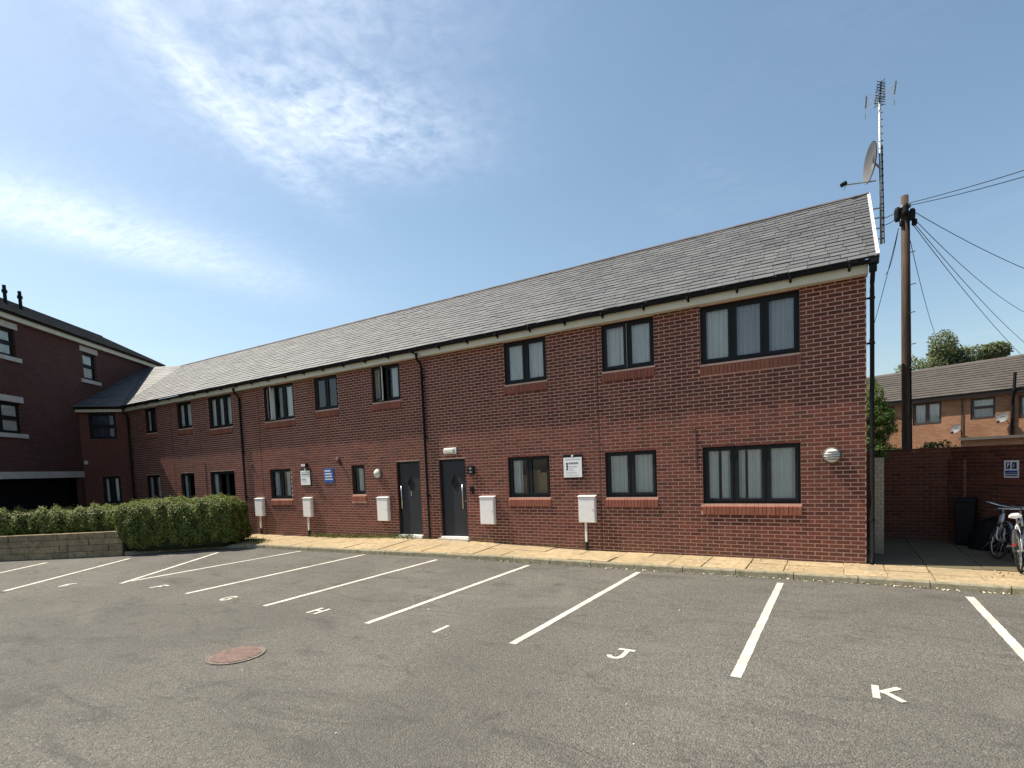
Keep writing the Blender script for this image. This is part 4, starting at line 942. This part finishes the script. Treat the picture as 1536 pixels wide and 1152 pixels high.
for z_ in (1.585, 1.555, 1.513): m_ = MB(); m_.box(1.12, 1.35, -.0165, -.0145, z_-.0, z_+(.04 if z_ > 1.56 else .024), dw); m_.build('text_band', 'sign_navy' if z_ != 1.585 else 'sign_blue', sg)
# cream brick pier in the passage
cpier = empty('brick_pier', (.24, 1.3, .1), 'narrow cream brick pier just behind the downpipe at the gable corner', 'pier')
m_ = MB(); m_.box(.13, .33, 1.268, 1.46, .1, 1.98); cm = m_.build('pier_core', 'cream_mortar', cpier)
brickwork(cm, (.13, 1.26, 0), (1, 0, 0), (0, -1, 0), .2, .1, 1.98, [], '', 'cream_brick', 60, blen=.1)
# wheelie bin
def bxy(o, ang): ca, sa = math.cos(ang), math.sin(ang); return lambda x, y, z: (o[0]+x*ca-y*sa, o[1]+x*sa+y*ca, z)
bo = Vector((1.80, 2.86, 0)); bf = lambda x, y, z, f_=bxy(bo, R_(-14)): f_(x*.72, y*.72, z)
wb = empty('wheelie_bin', (bo.x, bo.y, .1), 'black wheelie bin in the dark corner of the passage', 'bin')
m_ = MB(); c8 = [bf(x*s_, y*s_, z) for z, s_ in ((.13, .80), (1.0, 1.0)) for x, y in ((-.24, -.26), (.24, -.26), (.24, .26), (-.24, .26))]; m_.hexa(c8); m_.build('body', 'bin_plastic', wb, bevel=.02)
m_ = MB(); m_.hexa([bf(-.26, -.29, 1.005), bf(.26, -.29, 1.005), bf(.26, .27, 1.005), bf(-.26, .27, 1.005), bf(-.24, -.27, 1.05), bf(.24, -.27, 1.05), bf(.24, .25, 1.075), bf(-.24, .25, 1.075)]); m_.build('lid', 'bin_plastic', wb, bevel=.012)
m_ = MB(); m_.tube([bf(-.2, .30, .98), bf(.2, .30, .98)], .015, 8); m_.build('handle', 'bin_plastic', wb)
for sx in (-.2, .2): m_ = MB(); m_.lathe([(.1, -.025), (.1, .025), (.03, .03)], bf(sx, .2, .205), Vector(bf(1, 0, 0))-Vector(bf(0, 0, 0)), 16); m_.build('wheel', 'rubber', wb)
# covered heap
ho = Q0+DD*1.22+DN*.36; hp = MB(); K, N_ = 22, 9
rings = []
for i in range(N_):
    t = i/(N_-1); ring = []
    for j in range(K):
        a = 2*math.pi*j/K; rad = (1-t**2.6)**.5*(1+.10*math.sin(3*a+1+2*t)+.06*math.sin(7*a+5*t)); v = Q0*0+ho+DD*(.40*rad*math.cos(a))+DN*(.33*rad*math.sin(a)); ring.append((v.x, v.y, (.1+.62*t*(1+.07*math.sin(2*a+.6)))))
    rings.append(ring)
for r1, r2 in zip(rings, rings[1:]):
    for j in range(K): hp.face([r1[j], r1[(j+1) % K], r2[(j+1) % K], r2[j]])
tag(hp.build('covered_heap', 'tarp', smooth=True), 'dark heap under a black cover between bin and bicycles', 'cover')

def bicycle(rear, front, lean, label, paint_m, saddle_m, guard_m, steer=12):
    rear, front = Vector((*rear, .1)), Vector((*front, .1)); ang = math.atan2(front.y-rear.y, front.x-rear.x); WB = (front-rear).length
    mid_ = rear
    b = empty('bicycle', tuple(mid_), label, 'bicycle')
    mw = Matrix.Translation(mid_) @ Matrix.Rotation(ang, 4, 'Z') @ Matrix.Rotation(lean, 4, 'X')
    X = lambda x, y, z: tuple(mw @ Vector((x, y, z)))
    RW = .335; st = R_(steer)
    hd_b, hd_t = Vector((WB-.13, 0, .55)), Vector((WB-.21, 0, .80)); bb = Vector((.44, 0, .29)); sc_ = Vector((.30, 0, .74)); fa = Vector((WB, 0, RW)); ra = Vector((0, 0, RW))
    T = lambda pts, r, name, m, par, n=8: (lambda mb_: mb_.build(name, m, par, smooth=True))(MB().tube([X(*q) for q in pts], r, n))
    fm = MB()
    for p0, p1, r in ((hd_b, hd_t, .02), (hd_b+Vector((-.01, 0, .02)), bb, .018), (hd_t+Vector((0, 0, -.04)), sc_, .016), (sc_, bb, .016)): fm.tube([X(*p0), X(*p1)], r, 8)
    for sy in (-.05, .05): fm.tube([X(bb.x, sy*.6, bb.z), X(0, sy, RW)], .010, 6); fm.tube([X(sc_.x, sy*.4, sc_.z-.03), X(0, sy, RW)], .009, 6)
    fm.build('frame', paint_m, b, smooth=True)
    # steered front end turns about the head tube
    axd = (hd_t-hd_b).normalized(); RM = Matrix.Rotation(st, 4, axd); F = lambda v: tuple(hd_b + (RM.to_3x3() @ (Vector(v)-hd_b)))
    fk = MB()
    for sy in (-.055, .055): fk.tube([X(*F((hd_b.x, sy*.9, hd_b.z))), X(*F((hd_b.x+.05, sy, hd_b.z-.15))), X(*F((fa.x, sy, fa.z)))], [.014, .013, .009], 7)
    fk.build('fork', paint_m, b, smooth=True)
    T([hd_t, F(hd_t+Vector((-.02, 0, .10))), F(hd_t+Vector((.04, 0, .13)))], .013, 'stem', 'dull_steel', b)
    T([F((hd_t.x-.16, -.29, hd_t.z+.13)), F((hd_t.x-.04, -.27, hd_t.z+.15)), F((hd_t.x+.05, -.12, hd_t.z+.13)), F((hd_t.x+.05, .12, hd_t.z+.13)), F((hd_t.x-.04, .27, hd_t.z+.15)), F((hd_t.x-.16, .29, hd_t.z+.13))], .012, 'handlebar', 'steel', b)
    for sy in (-.29, .29): T([F((hd_t.x-.18, sy, hd_t.z+.128)), F((hd_t.x-.07, sy*.97, hd_t.z+.145))], .017, 'grip', 'rubber', b)
    for c_, fn in ((ra, lambda v: v), (fa, F)):
        ty = MB(); rim = MB(); sp = MB(); K = 36
        circ = lambda r, o=0.: [X(*fn((c_.x+r*math.cos(2*math.pi*k/K), o, c_.z+r*math.sin(2*math.pi*k/K)))) for k in range(K+1)]
        ty.tube(circ(RW-.018), .018, 8, False); wh = ty.build('wheel', 'rubber', b, smooth=True)
        rim.tube(circ(RW-.042), .011, 6, False); rim.build('rim', 'steel', wh, smooth=True)
        for k in range(20):
            a = 2*math.pi*k/20; sp.tube([X(*fn((c_.x+.02*math.cos(a+.9*(-1)**k), .025*(-1)**k, c_.z+.02*math.sin(a+.9*(-1)**k)))), X(*fn((c_.x+(RW-.04)*math.cos(a), 0, c_.z+(RW-.04)*math.sin(a))))], .0025, 4, False)
        sp.build('spokes', 'steel', wh)
        hb = MB(); hb.tube([X(*fn((c_.x, -.05, c_.z))), X(*fn((c_.x, .05, c_.z)))], .022, 8); hb.build('hub', 'dull_steel', wh)
        gd = MB(); a0, a1 = ((20, 190) if fn is F else (-5, 165)); G = [math.radians(a0+(a1-a0)*k/14) for k in range(15)]
        for t0, t1 in zip(G, G[1:]):
            q = lambda t, y, r: X(*fn((c_.x+r*math.cos(t), y, c_.z+r*math.sin(t))))
            if fn is F: t0, t1 = math.pi-t0+R_(30), math.pi-t1+R_(30)
            else: t0, t1 = t0+R_(10), t1+R_(10)
            gd.face([q(t0, -.026, RW+.012), q(t1, -.026, RW+.012), q(t1, .0, RW+.022), q(t0, .0, RW+.022)]); gd.face([q(t0, .0, RW+.022), q(t1, .0, RW+.022), q(t1, .026, RW+.012), q(t0, .026, RW+.012)])
        gd.build('mudguard', guard_m, b, smooth=True)
    T([sc_, (sc_.x-.035, 0, sc_.z+.13)], .013, 'seat_post', 'steel', b)
    sd = MB(); pr = [(-.14, .075, .86), (-.08, .08, .89), (.0, .055, .89), (.07, .03, .885), (.13, .018, .875)]; rg = []
    for dx, hw_, z_ in pr: rg.append([X(sc_.x-.03+dx, -hw_, z_), X(sc_.x-.03+dx, -hw_*.6, z_+.03), X(sc_.x-.03+dx, hw_*.6, z_+.03), X(sc_.x-.03+dx, hw_, z_), X(sc_.x-.03+dx, 0, z_-.02)])
    for a_, b_ in zip(rg, rg[1:]):
        for k in range(5): sd.face([a_[k], a_[(k+1) % 5], b_[(k+1) % 5], b_[k]])
    sd.face(rg[0]); sd.face(rg[-1][::-1]); sd.build('saddle', saddle_m, b, smooth=True)
    cr = MB(); axw = Vector(X(0, 1, 0))-Vector(X(0, 0, 0)); cr.lathe([(.095, -.003), (.095, .003), (.02, .004)], X(bb.x, -.05, bb.z), axw, 22); cr.build('chainring', 'dull_steel', b)
    T([(bb.x, -.07, bb.z), (bb.x+.14, -.075, bb.z-.09)], .010, 'crank', 'dull_steel', b); T([(bb.x, .07, bb.z), (bb.x-.14, .075, bb.z+.09)], .010, 'crank', 'dull_steel', b)
    for dx, dz, sy in ((.14, -.09, -.12), (-.14, .09, .12)):
        pm = MB(); pm.box(bb.x+dx-.045, bb.x+dx+.045, sy-.04, sy+.04, bb.z+dz-.012, bb.z+dz+.012, X); pm.build('pedal', 'rubber', b)
    rf = MB(); rf.box(-.362, -.35, -.018, .018, .46, .50, X); rf.build('reflector', 'red_reflector', b)
    T([(.36, -.05, .27), (.30, -.20, .02)], .009, 'kickstand', 'dull_steel', b, 6)
    return b
bicycle((2.16, 2.28), (1.98, 1.24), R_(-7), 'pale silver bicycle with turned handlebar parked in shade beside the covered heap', 'silver_paint', 'rubber', 'dull_steel', 22)
bicycle((2.03, -.04), (2.34, .96), R_(-6), 'nearest bicycle with white saddle parked at the right edge of the pavement', 'silver_paint', 'white_saddle', 'rubber', -10)

bicycle((2.40, 2.05), (2.22, 1.02), R_(-9), 'dark bicycle parked between the silver bicycle and the angled wall', 'rubber', 'rubber', 'rubber', -25)

# telegraph pole
tp = empty('telegraph_pole', (1.12, 6, 0), 'tall brown wooden telegraph pole behind the boundary wall', 'pole')
m_ = MB(); m_.tube([(1.12, 6, 0), (1.10, 6, 2), (1.07, 6, 5.5), (1.04, 6, 8.55)], [.115, .108, .096, .080], 14); m_.build('pole', 'pole_wood', tp, smooth=True)
for dx, dy, zz, r, h in ((-.16, -.08, 8.10, .075, .34), (.14, -.1, 8.02, .07, .28), (.0, -.17, 8.16, .07, .26), (.2, .03, 7.86, .06, .16), (-.08, -.15, 7.84, .05, .14)):
    m_ = MB(); m_.tube([(1.045+dx, 6+dy, zz-h/2), (1.045+dx, 6+dy, zz-h*.3), (1.045+dx, 6+dy, zz+h*.3), (1.045+dx, 6+dy, zz+h/2)], [r*.7, r, r, r*.6], 10); m_.build('junction_box', 'black_plastic', tp)
m_ = MB(); m_.lathe([(.115, -.03), (.13, -.03), (.13, .03), (.115, .03)], (1.045, 6, 8.28), (0, 0, 1), 14); m_.build('pole_ring', 'dull_steel', tp)
for k, zz in enumerate((4.2, 4.8, 5.6, 6.3, 7.1)): m_ = MB(); s_ = 1 if k % 2 else .9; m_.tube([(1.07+.08*s_, 5.93, zz), (1.07+.2*s_, 5.88, zz)], .012, 6); m_.build('step_bolt', 'rubber', tp)
m_ = MB(); m_.tube([(1.20, 5.93, 2), (1.165, 5.93, 5), (1.13, 5.93, 8)], .014, 6); m_.build('riser_cable', 'black_plastic', tp)
CB = [((1.15, 5.95, 8.33), (2.9, 2.6, 7.30), 'upper of the two overhead cables rising to the right edge', 1.35, .05), ((1.15, 5.95, 8.27), (2.9, 2.6, 7.18), 'lower of the two overhead cables rising to the right edge', 1.35, .06),
      ((1.2, 6, 8.14), (4.17, 10, 7.3), 'shallow overhead cable falling from the pole to the right edge', 1.4, .12), ((1.22, 6, 7.95), (6.35, 20, 7.93), 'uppermost of three cables falling steeply from the pole to the right', 1.2, .3), ((1.22, 6, 7.85), (6.36, 20, 6.59), 'middle of three cables falling steeply from the pole to the right', 1.15, .2), ((1.22, 6, 7.78), (6.35, 20, 5.97), 'lowest of three cables falling steeply from the pole to the right', 1.15, .2),
      ((1.12, 6.05, 7.65), (3.39, 20, 7.38), 'thin cable dropping from the pole towards the tree', 1.2, .3), ((.92, 6.05, 7.8), (.56, 10, 6.21), 'cable dropping behind the gable on the left of the pole', 1.3, .1), ((.9, 6.05, 7.68), (.93, 10, 7.9), 'short cable close to the left side of the pole', 1.2, .2),
      ((.92, 5.95, 8.21), (.37, 3.15, 7.12), 'upper cable from the pole to the aerial mast', 1.0, .03), ((.92, 5.95, 8.07), (.37, 3.15, 6.98), 'lower cable from the pole to the aerial mast', 1.0, .05)]
for a, b, lab, ext, sag in CB:
    a, b = Vector(a), Vector(b); b = a+(b-a)*ext; m_ = MB(); m_.tube([a.lerp(b, t/12)-Vector((0, 0, sag*4*(t/12)*(1-t/12))) for t in range(13)], .0085, 5); tag(m_.build('overhead_cable', 'black_plastic'), lab, 'cable', 'cables from the telegraph pole')

# aerial mast with brackets
am = empty('aerial_mast', (.37, 3.0, 6.6), 'tall metal aerial mast with rake aerial fixed to the gable', 'aerial')
m_ = MB(); m_.tube([(.385, 3.0, 6.55), (.35, 3.0, 9.5)], .026, 10); m_.build('pole', 'galvanised', am, smooth=True)
m_ = MB(); m_.tube([(.435, 3.0, 6.55), (.395, 3.0, 8.6)], .012, 6); m_.build('cable_rail', 'black_plastic', am)
for k in range(20): zz = 6.65+k*.145; xx = .385-.035*(zz-6.55)/2.95; m_ = MB(); m_.tube([(xx-.02, 2.985, zz), (xx+.055, 2.985, zz)], .012 if zz < 8.7 else .008, 6); m_.build('band', 'black_plastic', am)
for zz, dy in ((7.28, -.08), (7.08, .0), (6.86, .06), (6.64, .0)):
    m_ = MB(); m_.tube([(0.0, 2.92+dy, zz+.0), (.2, 2.95, zz+.02), (.44, 3.0, zz+.02)], .014, 6); m_.build('bracket', 'dull_steel', am)
ya = MB(); ya.tube([(.35, 3.08, 9.44), (.34, 2.3, 9.52)], .010, 6); ya.build('boom', 'black_plastic', am)
for k in range(9):
    t = .12+k*.105; c_ = Vector((.35, 3.08, 9.44)).lerp(Vector((.34, 2.3, 9.52)), t); m_ = MB(); hw_ = .10-.004*k; m_.tube([c_+Vector((-hw_, 0, -.05)), c_+Vector((hw_, 0, .05))], .007, 5); m_.tube([c_+Vector((-hw_, 0, .05)), c_+Vector((hw_, 0, -.05))], .007, 5); m_.build('director', 'black_plastic', am)
for sx in (-1, 1):
    m_ = MB()
    for k in range(4): yy = 2.95-.13*k; m_.tube([(.35, yy, 9.46), (.35+sx*.25, yy+.02, 9.46+.05*sx)], .005, 4)
    m_.build('reflector_rods', 'galvanised', am)
    m_ = MB(); m_.tube([(.35+sx*.25, 2.9, 9.46+.05*sx), (.35+sx*.25, 2.5, 9.49+.05*sx)], .015, 6); m_.tube([(.35+sx*.255, 3.02, 9.30+.05*sx), (.35+sx*.255, 3.0, 9.40+.05*sx)], .010, 6); m_.build('reflector_bar', 'dull_steel', am)
def dish(c, nrm, r, label, arm=True, mount=None):
    c = Vector(c); nrm = Vector(nrm).normalized(); d_ = empty('satellite_dish', tuple(c), label, 'satellite dish')
    m_ = MB(); m_.lathe([(r, .0), (r*1.0, -.012), (r*.8, -r*.10), (r*.45, -r*.19), (.03, -r*.225)], c, nrm, 36); m_.build('reflector_back', 'dish_grey', d_, smooth=True)
    m_ = MB(); m_.lathe([(r*.985, .003), (r*.8, -r*.085), (r*.45, -r*.17), (.03, -r*.2)], c, nrm, 36); m_.build('reflector', 'dish_grey', d_, smooth=True)
    if arm:
        low = c - Vector((0, 0, 1))*r*.98 - nrm*.02; e_ = low + nrm*r*1.25*Vector((1, 1, 0)).length*.0 + Vector((nrm.x, nrm.y, 0)).normalized()*r*1.15+Vector((0, 0, .02)); m_ = MB(); m_.tube([low-Vector((nrm.x, nrm.y, 0))*.1, e_], .013, 6); m_.tube([e_, e_+Vector((0, 0, -.11))+nrm*.05], .009, 5); m_.build('arm', 'dull_steel', d_)
        m_ = MB(); m_.tube([e_+Vector((0, 0, .05)), e_+Vector((nrm.x, nrm.y, 0))*.10], .045, 8); m_.build('receiver', 'black_plastic', d_)
    if mount: m_ = MB(); m_.tube([c-nrm*r*.2, mount], .022, 8); m_.build('mount', 'dull_steel', d_)
    return d_
dish((.17, 2.93, 8.27), (-.955, -.25, .06), .40, 'large grey satellite dish on the aerial mast above the gable', True, (.37, 3.0, 8.13))

# terraced house behind
H0, HE, HI = Vector((1.93, 26.1, 0)), Vector((.9025, -.4306, 0)), Vector((.4306, .9025, 0))
hf = lambda u, y, z: tuple((H0+HE*u+HI*y)[:2]) + (z,)
house = empty('terraced_house', hf(2, 3, 0), 'orange brick terraced house with brown tiled roof behind the wall', 'house')
hw = [(1.27, 2.57, 3.42, 4.62, 2, None), (3.79, 4.77, 3.50, 4.58, 1, .55), (-.5, .40, 3.60, 4.60, 1, .7), (5.62, 6.9, 3.4, 4.5, 2, None)]
mb = MB(); wall_with_holes(mb, H0-HE*10, HE, -HI, 26, 0, 4.9, [(a+10, b+10, c, e) for a, b, c, e, *_ in hw], back=0)
mb.face([hf(16, 0, 0), hf(16, 8, 0), hf(16, 8, 4.9), hf(16, 4, 6.8), hf(16, 0, 4.9)]); mb.face([hf(-10, 0, 0), hf(-10, 8, 0), hf(-10, 8, 4.9), hf(-10, 4, 6.8), hf(-10, 0, 4.9)]); mb.build('wall', 'house_brick', house)
m_ = MB(); m_.box(-9.8, 15.8, 1.5, 1.6, 0, 4.8, hf); m_.box(-9.8, 15.8, .12, 1.5, 2.6, 2.7, hf); m_.build('inner_wall', 'interior', house)
for a, b, c, e, n, tr in hw: framed(hf, 'window', a, b, c, e, n, 'full', None, house, fm='brown_frame', transom=tr, ow=.06, sw=.05)
rm = MB(); rm.face([hf(-10.2, -.3, 4.80), hf(16.2, -.3, 4.80), hf(16.2, 4, 6.83), hf(-10.2, 4, 6.83)]); rm.face([hf(-10.2, 8.3, 4.8), hf(16.2, 8.3, 4.8), hf(16.2, 4, 6.83), hf(-10.2, 4, 6.83)])
slope_rows(hf(-10.2, -.3, 4.83), hf(16.2, -.3, 4.83), hf(-10.2, 4, 6.86), hf(16.2, 4, 6.86), 13, rm, .33); hr = rm.build('roof', 'brown_tile', house)
m_ = MB(); m_.tube([hf(-10.2, 4, 6.84), hf(16.2, 4, 6.84)], .10, 8); m_.build('ridge', 'brown_tile', hr)
m_ = MB(); m_.box(-10.2, 16.2, -.30, -.27, 4.62, 4.80, hf); m_.build('fascia', 'brown_frame', house); m_ = MB(); m_.box(-10.2, 16.2, -.268, .02, 4.64, 4.66, hf); m_.build('soffit', 'brown_frame', house)
gutter(hf(-10.2, -.37, 4.80), hf(16.2, -.37, 4.80), house)
m_ = MB(); m_.tube([hf(5.42, -.09, 0), hf(5.42, -.09, 4.1), hf(5.55, -.40, 4.75), hf(5.58, -.40, 5.6)], .065, 8); m_.build('soil_pipe', 'black_plastic', house)
m_ = MB(); m_.tube([hf(3.45, -.06, 0), hf(3.45, -.06, 4.6)], .03, 6); m_.build('downpipe', 'brown_frame', house)
m_ = MB(); m_.box(4.1, 9.5, -2.6, -.02, 2.45, 2.58, hf); m_.build('lean_to_roof', 'brown_tile', house); m_ = MB(); m_.box(4.25, 9.3, -2.4, -.03, 0, 2.44, hf); m_.build('lean_to_wall', 'house_brick', house)
dish(hf(3.30, -.35, 3.1), (-.55, -.72, .3), .24, 'small satellite dish low on the orange brick house', True, hf(3.4, -.02, 2.95)); dish(hf(5.12, -.35, 3.5), (-.55, -.72, .3), .26, 'small satellite dish beside the soil pipe of the orange house', True, hf(5.2, -.02, 3.35))

# trees and shrubs
def crown(parent, blobs, n, size, m, spread=.9, aspect=.5, name='crown'):
    P_, N_ = [], []; tot = sum(b[3]*b[4]*b[5] for b in blobs)
    for cx, cy, cz, rx, ry, rz_ in blobs:
        k = int(n*rx*ry*rz_/tot); d = rng.normal(0, 1, (k, 3)); d /= np.linalg.norm(d, axis=1)[:, None]; r = rng.uniform(.35, 1, (k, 1))**.45
        lump = 1+.16*np.sin(d[:, :1]*7+cx)*np.cos(d[:, 2:]*6+cy)+.10*np.sin(d[:, 1:2]*13+cz); P_.append(np.array([cx, cy, cz])+d*r*lump*np.array([rx, ry, rz_])); N_.append(d+np.array([0, 0, .35]))
    return leaves(name, np.concatenate(P_), np.concatenate(N_), size, m, parent, spread, aspect)
def tree(label, base, h, blobs, n, size, m, cat='tree'):
    t = empty('tree', base, label, cat); b = Vector(base); m_ = MB(); m_.tube([b, b+Vector((.1, 0, h*.4)), b+Vector((0, .1, h*.75))], [.28, .2, .08], 10)
    for cx, cy, cz, rx, ry, rz_ in blobs: m_.tube([b+Vector((.05, 0, h*.42)), b.lerp(Vector((cx, cy, cz)), .7)+Vector((0, 0, h*.12)), Vector((cx, cy, cz))], [.12, .08, .03], 6)
    m_.build('trunk', 'twig', t, smooth=True); crown(t, blobs, n, size, m); return t
def lobes(c, R, k, r, sq=.8): 
    return [(c[0]+R*random.gauss(0, .42), c[1]+R*random.gauss(0, .42), c[2]+R*sq*random.gauss(0, .36), r*random.uniform(.7, 1.2), r*random.uniform(.7, 1.2), r*random.uniform(.6, 1.0)) for _ in range(k)]
random.seed(21)
tree('large rounded green tree behind the roof of the orange house', (6.9, 41, 0), 8.2, lobes((6.7, 41, 8.8), 1.75, 16, 1.0), 13000, .20, 'tree_leaf')
tree('smaller green tree to the right of the large tree behind the roof', (10.0, 41.5, 0), 7.4, lobes((9.35, 41.5, 8.75), .85, 9, .62), 6000, .20, 'tree_leaf')
cf = empty('conifer', (.45, 9.2, 0), 'bright green conifer between the building and the telegraph pole', 'tree')
m_ = MB(); m_.tube([(.45, 9.2, 0), (.45, 9.2, 4.2)], [.1, .02], 8); m_.build('trunk', 'twig', cf)
blobs = [(.45+random.gauss(0, .12), 9.2+random.gauss(0, .15), z_, r_*random.uniform(.8, 1.15), r_, .34) for z_, r_ in [(4.15, .22), (3.85, .34), (3.5, .5), (3.2, .6), (2.8, .72), (2.4, .82), (2.0, .88), (1.5, .9), (1.0, .9), (.5, .85)]]
crown(cf, blobs, 26000, .095, 'conifer_leaf', .7, .35)
for lab, c_, r_ in (('leafy green shrub showing over the boundary wall beside the pole', (1.55, 4.6, 2.05), (.38, .3, .22)), ('green creeper growing over the top of the cream brick pier', (.26, 1.40, 2.02), (.14, .12, .09))):
    s_ = empty('shrub', (c_[0], c_[1], .1), lab, 'shrub'); m_ = MB(); m_.tube([(c_[0], c_[1]+.1, .1), (c_[0], c_[1]+.1, c_[2])], [.03, .01], 6); m_.build('stem', 'twig', s_); crown(s_, [(*c_, *r_)], 900 if r_[0] > .2 else 260, .07, 'conifer_leaf')
